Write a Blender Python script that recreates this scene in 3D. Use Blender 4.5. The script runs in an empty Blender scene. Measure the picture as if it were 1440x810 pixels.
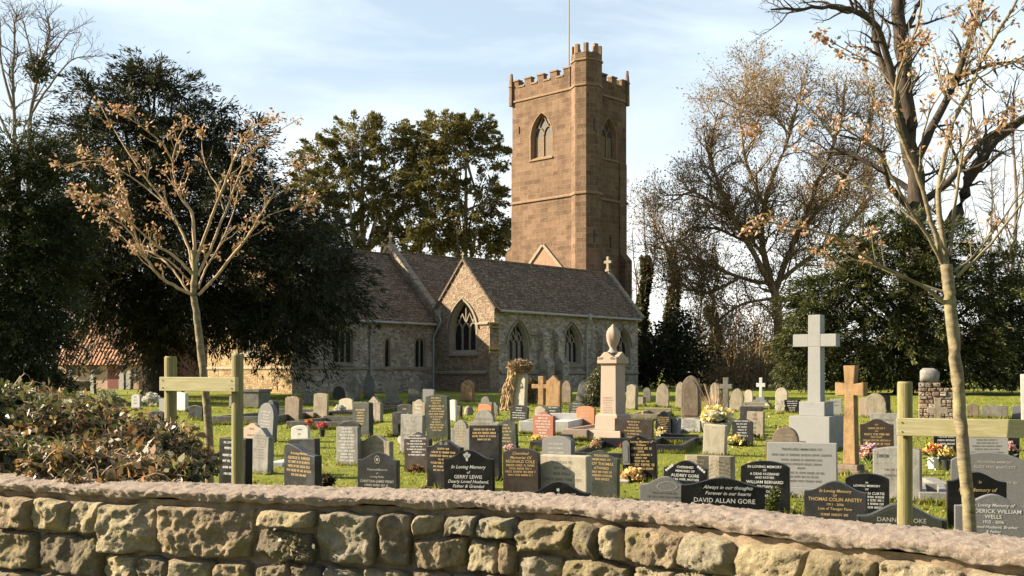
import bpy, bmesh, math, random
import numpy as np
from mathutils import Vector, Matrix, noise as mnoise
from mathutils.geometry import tessellate_polygon
from mathutils.kdtree import KDTree

random.seed(7); rng = np.random.default_rng(7)
R = math.radians
scene = bpy.context.scene
COL = scene.collection
# ------------------------------------------------------------------ camera model
F, CX, HY, H = 1500.0, 720.0, 525.0, 1.7
def P(x, y, d):
    return Vector(((x-CX)/F*d, d, H+(HY-y)/F*d))
def g(Y):
    if Y < 20: return 0.0
    if Y < 58: return (Y-20)*0.65/38
    return 0.65
def gd(y):
    lo, hi = 3.0, 300.0
    for _ in range(50):
        m = (lo+hi)/2
        if HY+F*(H-g(m))/m > y: lo = m
        else: hi = m
    return lo
cam_d = bpy.data.cameras.new('camera'); cam = bpy.data.objects.new('camera', cam_d); COL.objects.link(cam)
cam.location = (0, 0, H); cam.rotation_euler = (R(90), 0, 0)
cam_d.sensor_width = 36; cam_d.lens = 36*F/1440; cam_d.shift_y = 120/1440
cam_d.clip_start = 0.05; cam_d.clip_end = 6000
scene.camera = cam
# ------------------------------------------------------------------ object helpers
def tag(o, label=None, cat=None, group=None, kind=None):
    if label: o['label'] = label
    if cat: o['category'] = cat
    if group: o['group'] = group
    if kind: o['kind'] = kind
    return o
def empty(name, loc, rz=0, label=None, cat=None, group=None):
    o = bpy.data.objects.new(name, None); COL.objects.link(o)
    o.location = loc; o.rotation_euler = (0, 0, rz); o.empty_display_size = .2
    return tag(o, label, cat, group)
def link(name, me, parent=None):
    o = bpy.data.objects.new(name, me); COL.objects.link(o)
    if parent: o.parent = parent
    return o
def npmesh(name, V, Q, mat, parent=None, smooth=False, mats=None):
    """V (n,3), Q (m,k) all faces the same size"""
    V = np.ascontiguousarray(V, dtype=np.float32); Q = np.ascontiguousarray(Q, dtype=np.int32)
    me = bpy.data.meshes.new(name)
    m, k = Q.shape
    me.vertices.add(len(V)); me.vertices.foreach_set('co', V.ravel())
    me.loops.add(m*k); me.loops.foreach_set('vertex_index', Q.ravel())
    me.polygons.add(m); me.polygons.foreach_set('loop_start', np.arange(0, m*k, k, dtype=np.int32))
    if smooth: me.polygons.foreach_set('use_smooth', np.ones(m, dtype=bool))
    for mm in ([mat] if mat else []): me.materials.append(mm)
    me.update(calc_edges=True); me.validate()
    return link(name, me, parent)
class MB:
    def __init__(s): s.v = []; s.f = []
    def add(s, vs, fs):
        b = len(s.v); s.v += [tuple(p) for p in vs]; s.f += [tuple(i+b for i in q) for q in fs]
    def box(s, x0, x1, y0, y1, z0, z1, M=None):
        vs = [Vector(p) for p in ((x0,y0,z0),(x1,y0,z0),(x1,y1,z0),(x0,y1,z0),(x0,y0,z1),(x1,y0,z1),(x1,y1,z1),(x0,y1,z1))]
        if M: vs = [M @ p for p in vs]
        s.add(vs, [(0,3,2,1),(4,5,6,7),(0,1,5,4),(1,2,6,5),(2,3,7,6),(3,0,4,7)])
    def frustum(s, z0, z1, a0, b0, a1, b1, cx=0, cy=0):
        s.add([(cx-a0,cy-b0,z0),(cx+a0,cy-b0,z0),(cx+a0,cy+b0,z0),(cx-a0,cy+b0,z0),(cx-a1,cy-b1,z1),(cx+a1,cy-b1,z1),(cx+a1,cy+b1,z1),(cx-a1,cy+b1,z1)],
              [(0,3,2,1),(4,5,6,7),(0,1,5,4),(1,2,6,5),(2,3,7,6),(3,0,4,7)])
    def tube(s, pts, rad, n=6, cap=True):
        pts = [Vector(p) for p in pts]; b = len(s.v); k = len(pts)
        up = Vector((0.13, 0.21, 0.97))
        for i, p in enumerate(pts):
            t = (pts[min(i+1,k-1)]-pts[max(i-1,0)])
            if t.length < 1e-9: t = Vector((0,0,1))
            t.normalize()
            a = t.cross(up if abs(t.dot(up)) < .95 else Vector((1,0,0))).normalized(); c = t.cross(a)
            r = rad[i] if hasattr(rad, '__len__') else rad
            for j in range(n):
                th = 2*math.pi*j/n
                s.v.append(tuple(p+a*(r*math.cos(th))+c*(r*math.sin(th))))
        for i in range(k-1):
            for j in range(n):
                s.f.append((b+i*n+j, b+i*n+(j+1)%n, b+(i+1)*n+(j+1)%n, b+(i+1)*n+j))
        if cap and n > 2:
            s.f.append(tuple(b+(k-1)*n+j for j in range(n))); s.f.append(tuple(b+j for j in reversed(range(n))))
    def lathe(s, prof, n=16, c=(0,0,0)):
        b = len(s.v); k = len(prof)
        for r, z in prof:
            for j in range(n):
                th = 2*math.pi*j/n; s.v.append((c[0]+r*math.cos(th), c[1]+r*math.sin(th), c[2]+z))
        for i in range(k-1):
            for j in range(n):
                s.f.append((b+i*n+j, b+i*n+(j+1)%n, b+(i+1)*n+(j+1)%n, b+(i+1)*n+j))
        s.f.append(tuple(b+(k-1)*n+j for j in range(n))); s.f.append(tuple(b+j for j in reversed(range(n))))
    def prism(s, outline, A, B):
        """outline of (a,z); A,B map (a,z)->3D for front and back"""
        n = len(outline); b = len(s.v)
        s.v += [tuple(A(a,z)) for a,z in outline] + [tuple(B(a,z)) for a,z in outline]
        s.f.append(tuple(b+i for i in range(n))); s.f.append(tuple(b+n+i for i in reversed(range(n))))
        for i in range(n):
            j = (i+1) % n
            s.f.append((b+j, b+i, b+n+i, b+n+j))
    def build(s, name, mat, parent=None, smooth=False, uv=True, bevel=0):
        me = bpy.data.meshes.new(name); me.from_pydata(s.v, [], s.f)
        bm = bmesh.new(); bm.from_mesh(me)
        bmesh.ops.recalc_face_normals(bm, faces=bm.faces)
        if bevel:
            ed = [e for e in bm.edges if len(e.link_faces) == 2 and e.calc_face_angle(0) > .6]
            bmesh.ops.bevel(bm, geom=ed, offset=bevel, segments=2, affect='EDGES', profile=.6)
        if uv:
            lay = bm.loops.layers.uv.new('UVMap'); Z = Vector((0,0,1))
            for f in bm.faces:
                n = f.normal
                if abs(n.z) > .97: t, q = Vector((1,0,0)), Vector((0,1,0))
                else:
                    t = Z.cross(n).normalized(); q = n.cross(t)
                for l in f.loops: l[lay].uv = (l.vert.co.dot(t), l.vert.co.dot(q))
        if smooth:
            for f in bm.faces: f.smooth = True
        bm.to_mesh(me); bm.free()
        if mat: me.materials.append(mat)
        return link(name, me, parent)
def smoothpoly(pts, m=5):
    pts = [Vector(p) for p in pts]; out = []
    for i in range(len(pts)-1):
        p0, p1, p2, p3 = pts[max(i-1,0)], pts[i], pts[i+1], pts[min(i+2,len(pts)-1)]
        for j in range(m):
            t = j/m
            out.append(.5*((2*p1)+(p2-p0)*t+(2*p0-5*p1+4*p2-p3)*t*t+(3*p1-3*p2+p3-p0)*t*t*t))
    out.append(pts[-1]); return out
# ------------------------------------------------------------------ materials
class N:
    def __init__(s, name):
        s.m = bpy.data.materials.new(name); s.m.use_nodes = True; s.t = s.m.node_tree
        s.t.nodes.clear()
        s.out = s.t.nodes.new('ShaderNodeOutputMaterial'); s.p = s.n('ShaderNodeBsdfPrincipled')
        s.l(s.p.outputs[0], s.out.inputs[0])
    def n(s, typ, **kw):
        o = s.t.nodes.new(typ)
        for k, v in kw.items(): setattr(o, k, v)
        return o
    def l(s, a, b): s.t.links.new(a, b)
    def pos(s): return s.n('ShaderNodeNewGeometry').outputs['Position']
    def uv(s): return s.n('ShaderNodeTexCoord').outputs['UV']
    def noise(s, vec, scale, detail=4, rough=.6, dist=0):
        o = s.n('ShaderNodeTexNoise'); o.inputs['Scale'].default_value = scale; o.inputs['Detail'].default_value = detail
        o.inputs['Roughness'].default_value = rough; o.inputs['Distortion'].default_value = dist
        s.l(vec, o.inputs['Vector']); return o.outputs['Fac']
    def ramp(s, fac, stops, interp='LINEAR'):
        o = s.n('ShaderNodeValToRGB'); e = o.color_ramp; e.interpolation = interp
        while len(e.elements) < len(stops): e.elements.new(.5)
        for el, (p, c) in zip(e.elements, stops):
            el.position = p; el.color = (c, c, c, 1) if not hasattr(c, '__len__') else (*c, 1)
        s.l(fac, o.inputs[0]); return o.outputs[0]
    def mix(s, fac, a, b, mode='MIX'):
        o = s.n('ShaderNodeMix', data_type='RGBA', blend_type=mode)
        for inp, v in ((o.inputs[0], fac), (o.inputs[6], a), (o.inputs[7], b)):
            if isinstance(v, (int, float)): inp.default_value = v
            elif isinstance(v, tuple): inp.default_value = (*v, 1)
            else: s.l(v, inp)
        return o.outputs[2]
    def math(s, op, a, b=0.):
        o = s.n('ShaderNodeMath', operation=op)
        for i, v in enumerate((a, b)):
            if isinstance(v, (int, float)): o.inputs[i].default_value = v
            else: s.l(v, o.inputs[i])
        return o.outputs[0]
    def vmul(s, v, xyz):
        o = s.n('ShaderNodeVectorMath', operation='MULTIPLY'); s.l(v, o.inputs[0]); o.inputs[1].default_value = xyz; return o.outputs[0]
    def vadd(s, a, b):
        o = s.n('ShaderNodeVectorMath', operation='ADD'); s.l(a, o.inputs[0]); s.l(b, o.inputs[1]); return o.outputs[0]
    def bump(s, h, strength, dist):
        o = s.n('ShaderNodeBump'); o.inputs['Strength'].default_value = strength; o.inputs['Distance'].default_value = dist
        s.l(h, o.inputs['Height']); s.l(o.outputs[0], s.p.inputs['Normal']); return o
    def done(s, col, rough=.8, spec=.5):
        if isinstance(col, tuple): s.p.inputs['Base Color'].default_value = (*col, 1)
        else: s.l(col, s.p.inputs['Base Color'])
        if isinstance(rough, (int, float)): s.p.inputs['Roughness'].default_value = rough
        else: s.l(rough, s.p.inputs['Roughness'])
        s.p.inputs['Specular IOR Level'].default_value = spec
        return s.m
def plain(name, col, rough=.7, var=.25, scale=8, spec=.4):
    n = N(name); f = n.noise(n.pos(), scale, 5)
    c = n.ramp(f, [(.3, tuple(x*(1-var) for x in col)), (.7, tuple(min(1,x*(1+var)) for x in col))])
    return n.done(c, rough, spec)
def granite(name, col, speck, amount=.5, rough=.25, grime=.35, spec=.5):
    kk = .72 if max(col) > .1 else .85; col = tuple(x*kk for x in col); speck = tuple(x*kk for x in speck); spec *= .4
    n = N(name); p = n.pos()
    s = n.noise(p, 170, 2, .7); c = n.ramp(s, [(.40, col), (.62, speck)])
    c = n.mix(amount, col, c)
    d = n.noise(p, 5, 6, .65)
    c = n.mix(n.ramp(d, [(.45, 0.), (.75, grime)]), c, tuple(.5*a+.03 for a in speck))
    c = n.mix(n.ramp(n.noise(p, 38, 5, .75), [(.62, 0.), (.67, grime*.9)]), c, (.26,.26,.2))
    c = n.mix(n.ramp(n.noise(n.vmul(p, (9,9,1.2)), 2.2, 6, .7), [(.52, 0.), (.72, grime*1.1)]), c, tuple(.35*a+.35*b for a, b in zip(speck, col)))
    n.bump(n.noise(p, 60, 4), .12, .004)
    return n.done(c, n.ramp(d, [(.4, rough), (.7, min(1, rough+.35))]), spec)
def weathered(name, c1, c2, lichen=(.34,.30,.14), lich=.5, bump=.5, rough=.9, stain=(.06,.055,.045)):
    c1, c2, lichen = [tuple(x*.68 for x in q) for q in (c1, c2, lichen)]
    n = N(name); p = n.pos()
    a = n.noise(p, 4.5, 8, .65); c = n.ramp(a, [(.3, c1), (.7, c2)])
    b = n.noise(p, 26, 6, .7); c = n.mix(n.ramp(b, [(.55, 0.), (.7, lich)]), c, lichen)
    w = n.noise(n.vmul(p, (7, 7, 1.6)), 1.6, 6, .7); c = n.mix(n.ramp(w, [(.5, 0.), (.74, .75)]), c, stain)
    s = n.noise(p, 90, 3); c = n.mix(.35, c, n.mix(1., c, n.ramp(s, [(.3, .35), (.7, 1.)]), 'MULTIPLY'))
    n.bump(n.math('ADD', n.noise(p, 45, 8, .7), n.math('MULTIPLY', a, 1.5)), bump, .02)
    return n.done(c, rough, .25)
MAT = {}
MAT['black'] = granite('black_granite', (.005,.005,.0055), (.014,.014,.015), .5, .32, .12)
MAT['dark'] = granite('dark_grey_granite', (.016,.016,.0165), (.065,.064,.066), .6, .3, .25)
MAT['green'] = granite('dark_green_granite', (.024,.028,.023), (.09,.096,.078), .6, .32, .35)
MAT['brown'] = granite('brown_granite', (.026,.020,.016), (.085,.066,.055), .6, .3, .25)
MAT['grey'] = granite('grey_granite', (.11,.11,.11), (.29,.285,.28), .7, .5, .3)
MAT['lgrey'] = granite('light_grey_granite', (.27,.27,.262), (.44,.435,.42), .6, .6, .25)
MAT['red'] = granite('red_granite', (.30,.10,.06), (.50,.23,.15), .7, .45, .15)
MAT['orange'] = granite('orange_granite', (.42,.16,.07), (.58,.28,.15), .7, .5, .15)
MAT['pink'] = granite('pink_granite', (.38,.28,.21), (.54,.42,.34), .7, .5, .2)
MAT['white'] = weathered('white_marble', (.62,.61,.57), (.82,.80,.76), (.5,.5,.44), .25, .1, .6, (.35,.34,.3))
MAT['beige'] = weathered('beige_limestone', (.30,.25,.18), (.47,.40,.30), (.36,.33,.16), .55, .4)
MAT['cream'] = weathered('cream_limestone', (.47,.41,.31), (.64,.57,.45), (.42,.38,.25), .4, .25, .85, (.22,.19,.14))
MAT['sand'] = weathered('orange_sandstone', (.36,.21,.10), (.52,.33,.17), (.46,.34,.14), .6, .5)
MAT['brownstone'] = weathered('brown_sandstone', (.19,.14,.10), (.33,.26,.19), (.35,.33,.2), .5, .4)
MAT['old'] = weathered('old_grey_stone', (.15,.14,.12), (.30,.28,.235), (.36,.36,.25), .6, .5)
MAT['greystone'] = weathered('grey_stone', (.24,.23,.21), (.40,.385,.35), (.36,.36,.27), .45, .3)
MAT['gold'] = plain('gold_lettering', (.40,.28,.12), .5, .1)
MAT['ink_white'] = plain('white_lettering', (.48,.48,.46), .6, .05)
MAT['ink_pale'] = plain('pale_lettering', (.32,.30,.26), .7, .15)
MAT['ink_dark'] = plain('dark_lettering', (.06,.055,.05), .8, .2)
MAT['ink_relief'] = plain('cut_lettering', (.19,.165,.13), .9, .2)
def leafmat(name, cols, rough=.55, trans=.3, spec=.35, nscale=.5, nvar=.5):
    n = N(name); geo = n.n('ShaderNodeNewGeometry')
    k = len(cols); c = n.ramp(geo.outputs['Random Per Island'], [(i/k, q) for i, q in enumerate(cols)], 'CONSTANT')
    f = n.noise(geo.outputs['Position'], nscale, 3)
    c = n.mix(1., c, n.ramp(f, [(.3, 1-nvar), (.7, 1.)]), 'MULTIPLY')
    n.done(c, rough, spec)
    t = n.n('ShaderNodeBsdfTranslucent'); n.l(c, t.inputs[0])
    ms = n.n('ShaderNodeMixShader'); ms.inputs[0].default_value = trans
    n.l(n.p.outputs[0], ms.inputs[1]); n.l(t.outputs[0], ms.inputs[2]); n.l(ms.outputs[0], n.out.inputs[0])
    return n.m
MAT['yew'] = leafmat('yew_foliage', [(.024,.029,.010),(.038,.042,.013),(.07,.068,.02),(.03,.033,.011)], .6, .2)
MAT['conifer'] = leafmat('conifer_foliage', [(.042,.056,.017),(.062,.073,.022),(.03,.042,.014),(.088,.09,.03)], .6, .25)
MAT['yewlit'] = leafmat('green_yew_foliage', [(.05,.062,.015),(.078,.088,.021),(.034,.044,.012),(.14,.14,.036)], .6, .25)  # yew greens brightened so the colour itself carries the sunlit tufts
MAT['olive'] = leafmat('olive_evergreen_foliage', [(.18,.165,.05),(.25,.22,.07),(.13,.12,.04),(.30,.25,.09)], .55, .25)
MAT['ivy'] = leafmat('ivy_foliage', [(.06,.07,.02),(.09,.09,.028),(.045,.052,.016),(.13,.12,.04)], .45, .2)
MAT['bramble'] = leafmat('dry_scrub_leaves', [(.26,.17,.08),(.19,.12,.055),(.32,.22,.11),(.12,.10,.04)], .7, .3)
MAT['hedge'] = leafmat('hedge_leaves', [(.05,.06,.018),(.10,.095,.03),(.36,.20,.07),(.44,.24,.09),(.07,.07,.022),(.40,.19,.05),(.20,.13,.06),(.035,.04,.014),(.15,.12,.045),(.36,.25,.14),(.10,.10,.03),(.28,.20,.11)], .42, .25, .5, 6, .35)
MAT['bud'] = leafmat('opening_buds', [(.42,.24,.12),(.50,.33,.20),(.34,.17,.07),(.56,.42,.31),(.32,.22,.07),(.52,.32,.24)], .6, .35, .3, 5, .25)
MAT['budtip'] = leafmat('budding_twig_tips', [(.24,.17,.065),(.32,.22,.09)], .7, .3)
MAT['grassblade'] = leafmat('grass_blades', [(.225,.245,.028),(.28,.28,.04),(.175,.205,.022),(.33,.31,.065)], .5, .4, .3, 1.2, .35)
def bark(name, c1, c2, scale=9, bump=.6):
    n = N(name); p = n.pos(); v = n.vmul(p, (1,1,.25)); f = n.noise(v, scale, 8, .7)
    c = n.ramp(f, [(.35, c1), (.65, c2)]); n.bump(f, bump, .05)
    return n.done(c, .9, .2)
MAT['bark'] = bark('dark_bark', (.03,.023,.018), (.085,.065,.047), 6)
MAT['bark_bare'] = bark('bare_tree_bark', (.14,.095,.055), (.34,.24,.14), 5)
MAT['bark_grey'] = bark('grey_tree_bark', (.10,.085,.07), (.2,.17,.14), 5)
MAT['bark_yew'] = bark('yew_bark', (.02,.015,.012), (.06,.045,.035), 5)
MAT['bark_euc'] = bark('pale_bark', (.12,.10,.08), (.32,.27,.21), 3)
def youngbark():
    n = N('young_tree_bark'); p = n.pos(); f = n.noise(n.vmul(p, (1,1,3)), 14, 6, .65)
    c = n.ramp(f, [(.35, (.11,.08,.045)), (.55, (.18,.145,.085)), (.75, (.26,.22,.145))])
    h = n.noise(p, 5, 4); c = n.mix(n.ramp(h, [(.5, 0.), (.65, .6)]), c, (.25,.23,.10))
    n.bump(f, .4, .008); return n.done(c, .75, .25)
MAT['young'] = youngbark()
MAT['twig'] = bark('pale_twigs', (.27,.18,.10), (.44,.33,.21), 20, .2)
def timber():
    n = N('treated_timber'); p = n.pos()
    f = n.noise(n.vmul(p, (34,34,2.2)), 1.8, 8, .7); c = n.ramp(f, [(.3, (.10,.085,.04)), (.55, (.21,.18,.082)), (.8, (.30,.26,.14))])
    h = n.noise(p, 7, 3); c = n.mix(n.ramp(h, [(.5, 0.), (.7, .5)]), c, (.17,.165,.05))
    n.bump(f, .25, .004); return n.done(c, .75, .25)
MAT['timber'] = timber()
def rail():
    n = N('pale_timber_rail'); p = n.pos()
    f = n.noise(n.vmul(p, (3,3,40)), 1.8, 6, .7); c = n.ramp(f, [(.3, (.26,.225,.11)), (.7, (.43,.38,.22))])
    h = n.noise(p, 6, 4); c = n.mix(n.ramp(h, [(.52, 0.), (.7, .45)]), c, (.26,.25,.07))
    n.bump(f, .2, .003); return n.done(c, .7, .3)
MAT['rail'] = rail()
# masonry: UVs are metres on every wall
def rubble(name, cols, mortar, sx=2.6, sy=5.0, bump=.6, stain=.5, stainc=(.10,.085,.07)):
    n = N(name); uv = n.uv(); p = n.pos()
    w = n.n('ShaderNodeTexNoise'); w.inputs['Scale'].default_value = 1.7; w.inputs['Detail'].default_value = 3; n.l(uv, w.inputs['Vector'])
    v = n.vadd(n.vmul(uv, (sx, sy, 1)), n.vmul(w.outputs['Color'], (.9,.9,0)))
    a = n.n('ShaderNodeTexVoronoi', feature='F1', voronoi_dimensions='2D', distance='MINKOWSKI'); a.inputs['Exponent'].default_value = 3; n.l(v, a.inputs['Vector']); a.inputs['Scale'].default_value = 1
    e = n.n('ShaderNodeTexVoronoi', feature='DISTANCE_TO_EDGE', voronoi_dimensions='2D'); n.l(v, e.inputs['Vector']); e.inputs['Scale'].default_value = 1
    sep = n.n('ShaderNodeSeparateColor'); n.l(a.outputs['Color'], sep.inputs[0])
    k = len(cols); c = n.ramp(sep.outputs[0], [(i/k, q) for i, q in enumerate(cols)], 'CONSTANT')
    c = n.mix(.5, c, n.mix(1., c, n.ramp(n.noise(p, 9, 6, .7), [(.3, .4), (.7, 1.3)]), 'MULTIPLY'))
    c = n.mix(n.ramp(e.outputs['Distance'], [(.03, 1.), (.10, 0.)]), c, mortar)
    c = n.mix(n.ramp(n.noise(p, .55, 6, .65), [(.42, 0.), (.72, stain)]), c, stainc)
    h = n.math('ADD', n.ramp(e.outputs['Distance'], [(.0, 0.), (.22, 1.)]), n.math('MULTIPLY', n.noise(p, 14, 6), .6))
    n.bump(h, bump, .05); return n.done(c, .9, .2)
MAT['churchwall'] = rubble('church_rubble_stone', [(.33,.27,.205),(.44,.365,.285),(.26,.21,.165),(.53,.445,.35),(.36,.28,.205),(.58,.50,.40)], (.43,.355,.275), 4.4, 7.6, .7, .4)
MAT['eastwall'] = rubble('golden_rubble_stone', [(.30,.20,.10),(.36,.25,.13),(.24,.155,.08),(.40,.29,.17)], (.33,.24,.14), 4.4, 7.6)
MAT['gablewall'] = rubble('pinkish_gable_rubble', [(.25,.175,.115),(.30,.22,.15),(.20,.13,.085),(.34,.26,.18)], (.29,.22,.155), 4.6, 8., .5, .3)
def ashlar(name, c1, c2, mortar, bw, rh, stain=.5):
    n = N(name); uv = n.uv(); p = n.pos()
    b = n.n('ShaderNodeTexBrick'); b.inputs['Scale'].default_value = 1; b.inputs['Brick Width'].default_value = bw; b.inputs['Row Height'].default_value = rh
    b.inputs['Mortar Size'].default_value = .016; b.inputs['Mortar Smooth'].default_value = .6; b.inputs['Bias'].default_value = -.1
    b.inputs['Color1'].default_value = (*c1, 1); b.inputs['Color2'].default_value = (*c2, 1); b.inputs['Mortar'].default_value = (*mortar, 1)
    w = n.n('ShaderNodeTexNoise'); w.inputs['Scale'].default_value = 1.1; n.l(uv, w.inputs['Vector'])
    n.l(n.vadd(uv, n.vmul(w.outputs['Color'], (.12,.10,0))), b.inputs['Vector'])
    c = n.mix(n.ramp(n.noise(n.vmul(p, (1,1,2.2)), .8, 7, .7), [(.42, 0.), (.72, .6)]), b.outputs['Color'], tuple(x*1.25 for x in c2))
    c = n.mix(n.ramp(n.noise(n.vmul(p, (1,1,.35)), .7, 7, .7), [(.45, 0.), (.75, stain)]), c, tuple(x*.4 for x in c1))
    c = n.mix(.45, c, n.mix(1., c, n.ramp(n.noise(p, 6, 6, .75), [(.3, .45), (.7, 1.3)]), 'MULTIPLY'))
    n.bump(n.math('ADD', n.math('MULTIPLY', b.outputs['Fac'], -.8), n.noise(p, 7, 7, .7)), .5, .05)
    return n.done(c, .9, .2)
MAT['tower'] = ashlar('red_sandstone_ashlar', (.115,.070,.042), (.205,.130,.080), (.26,.195,.14), .8, .36, .65)
MAT['dressed'] = weathered('dressed_limestone', (.38,.31,.22), (.52,.44,.32), (.4,.36,.2), .4, .3)
MAT['dressed_red'] = weathered('dressed_sandstone', (.34,.21,.125), (.45,.30,.19), (.4,.33,.2), .4, .3)
MAT['quoin'] = weathered('yellow_lichen_stone', (.42,.30,.10), (.55,.42,.16), (.6,.42,.08), .6, .3)
def rooftile(name, c1, c2, bw, rh, moss=(.13,.12,.05), mossf=.5, bump=.8):
    n = N(name); uv = n.uv(); p = n.pos()
    b = n.n('ShaderNodeTexBrick'); b.inputs['Scale'].default_value = 1; b.inputs['Brick Width'].default_value = bw; b.inputs['Row Height'].default_value = rh
    b.inputs['Mortar Size'].default_value = .018; b.inputs['Mortar Smooth'].default_value = .3
    b.inputs['Color1'].default_value = (*c1, 1); b.inputs['Color2'].default_value = (*c2, 1); b.inputs['Mortar'].default_value = (*[x*.3 for x in c1], 1)
    n.l(uv, b.inputs['Vector'])
    c = n.mix(n.ramp(n.noise(p, 1.3, 8, .7), [(.45, 0.), (.7, mossf)]), b.outputs['Color'], moss)
    c = n.mix(.7, c, n.mix(1., c, n.ramp(n.noise(p, 7, 6, .8), [(.32, .3), (.68, 1.5)]), 'MULTIPLY'))
    c = n.mix(n.ramp(n.noise(p, 3.2, 6, .8), [(.58, 0.), (.72, .55)]), c, tuple(x*2.4 for x in c2))
    sx = n.n('ShaderNodeSeparateXYZ'); n.l(uv, sx.inputs[0])
    saw = n.math('FRACT', n.math('DIVIDE', sx.outputs[1], rh))
    n.bump(n.math('ADD', n.math('SUBTRACT', n.math('MULTIPLY', n.noise(p, 5, 6), 1.2), n.math('MULTIPLY', b.outputs['Fac'], .6)), n.math('MULTIPLY', saw, -.9)), bump, .06)
    return n.done(c, .9, .2)
MAT['roof'] = rooftile('mossy_stone_tiles', (.115,.075,.050), (.26,.175,.115), .3, .21)
def pantile():
    n = N('orange_pantiles'); uv = n.uv(); p = n.pos()
    sx = n.n('ShaderNodeSeparateXYZ'); n.l(uv, sx.inputs[0])
    wv = n.math('SINE', n.math('MULTIPLY', sx.outputs[0], 2*math.pi/.28)); row = n.math('FRACT', n.math('DIVIDE', sx.outputs[1], .33))
    c = n.ramp(n.noise(p, 2.5, 6, .7), [(.3, (.19,.085,.045)), (.7, (.31,.155,.085))])
    c = n.mix(n.ramp(n.noise(p, 1.1, 6), [(.5, 0.), (.7, .6)]), c, (.25,.13,.08))
    n.bump(n.math('ADD', wv, n.math('MULTIPLY', row, -.6)), 1., .09); return n.done(c, .85, .25)
MAT['pantile'] = pantile()
MAT['render'] = plain('pink_limewash', (.56,.38,.28), .9, .15, 1.5)
MAT['brickwall'] = ashlar('red_cottage_brick', (.30,.12,.07), (.40,.19,.11), (.4,.33,.25), .22, .075)
def glassmat():
    n = N('dark_leaded_glass'); return n.done((.012,.013,.014), .12, .5)
MAT['glass'] = glassmat()
MAT['lead'] = plain('grey_painted_iron', (.34,.33,.31), .6, .15)
MAT['iron'] = plain('dark_iron', (.03,.03,.03), .6, .2)
MAT['louvre'] = plain('louvre_stone', (.36,.23,.13), .9, .2)
MAT['lightlouvre'] = plain('pale_louvre', (.27,.19,.115), .9, .2)
# ------------------------------------------------------------------ light
SUN_EL, SUN = R(27.5), Vector((-.998, .06, 0)).normalized()
SV = Vector((SUN.x*math.cos(SUN_EL), SUN.y*math.cos(SUN_EL), math.sin(SUN_EL)))
sd = bpy.data.lights.new('sun', 'SUN'); sd.energy = 5.0; sd.angle = R(.5); sd.color = (1, .86, .65)
so = bpy.data.objects.new('sun', sd); COL.objects.link(so); so.rotation_euler = SV.to_track_quat('Z', 'Y').to_euler(); so.location = (-40, 5, 40)
wd = bpy.data.worlds.new('World'); scene.world = wd; wd.use_nodes = True
wt = wd.node_tree; wt.nodes.clear()
def wn(t, **k):
    o = wt.nodes.new(t)
    for a, b in k.items(): setattr(o, a, b)
    return o
sky = wn('ShaderNodeTexSky', sky_type='NISHITA', sun_disc=False); sky.sun_elevation = SUN_EL
sky.sun_rotation = math.atan2(SV.x, SV.y); sky.air_density = 1.0; sky.dust_density = 1.2; sky.ozone_density = 1.2
tc = wn('ShaderNodeTexCoord'); sp = wn('ShaderNodeSeparateXYZ'); wt.links.new(tc.outputs['Generated'], sp.inputs[0])
mp = wn('ShaderNodeMapping'); mp.inputs['Scale'].default_value = (1.3, 1.3, 5.5); mp.inputs['Rotation'].default_value = (.12, .16, .3); wt.links.new(tc.outputs['Generated'], mp.inputs[0])
nz = wn('ShaderNodeTexNoise'); nz.inputs['Scale'].default_value = 2.3; nz.inputs['Detail'].default_value = 7; nz.inputs['Roughness'].default_value = .55; nz.inputs['Distortion'].default_value = .5
wt.links.new(mp.outputs[0], nz.inputs['Vector'])
cr = wn('ShaderNodeValToRGB'); cr.color_ramp.elements[0].position = .36; cr.color_ramp.elements[1].position = .70
cr.color_ramp.elements[0].color = (.37,.37,.37,1); cr.color_ramp.elements[1].color = (.9,.9,.9,1); wt.links.new(nz.outputs['Fac'], cr.inputs[0])
# cloud bank low on the horizon
hz = wn('ShaderNodeMapRange'); hz.inputs['From Min'].default_value = .02; hz.inputs['From Max'].default_value = .27; hz.inputs['To Min'].default_value = .93; hz.inputs['To Max'].default_value = 0
wt.links.new(sp.outputs['Z'], hz.inputs['Value'])
mx0 = wn('ShaderNodeMath', operation='MAXIMUM'); wt.links.new(cr.outputs[0], mx0.inputs[0]); wt.links.new(hz.outputs[0], mx0.inputs[1])
# cloud kept ahead, thinned out behind the camera to lower the ambient light
fr = wn('ShaderNodeMapRange'); fr.inputs['From Min'].default_value = -.35; fr.inputs['From Max'].default_value = .45; fr.inputs['To Min'].default_value = .12; fr.inputs['To Max'].default_value = 1.0; wt.links.new(sp.outputs['Y'], fr.inputs['Value'])
mx = wn('ShaderNodeMath', operation='MULTIPLY'); wt.links.new(mx0.outputs[0], mx.inputs[0]); wt.links.new(fr.outputs[0], mx.inputs[1])
mc = wn('ShaderNodeMix', data_type='RGBA'); wt.links.new(mx.outputs[0], mc.inputs[0]); wt.links.new(sky.outputs[0], mc.inputs[6]); mc.inputs[7].default_value = (6.6, 7.5, 7.8, 1)
m2 = wn('ShaderNodeMath', operation='MULTIPLY'); wt.links.new(hz.outputs[0], m2.inputs[0]); wt.links.new(fr.outputs[0], m2.inputs[1])
mh = wn('ShaderNodeMix', data_type='RGBA'); wt.links.new(m2.outputs[0], mh.inputs[0]); wt.links.new(mc.outputs[2], mh.inputs[6]); mh.inputs[7].default_value = (8.4, 8.1, 7.7, 1)
bg = wn('ShaderNodeBackground'); bg.inputs['Strength'].default_value = .055; wt.links.new(mh.outputs[2], bg.inputs[0])
wo = wn('ShaderNodeOutputWorld'); wt.links.new(bg.outputs[0], wo.inputs[0])
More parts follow.
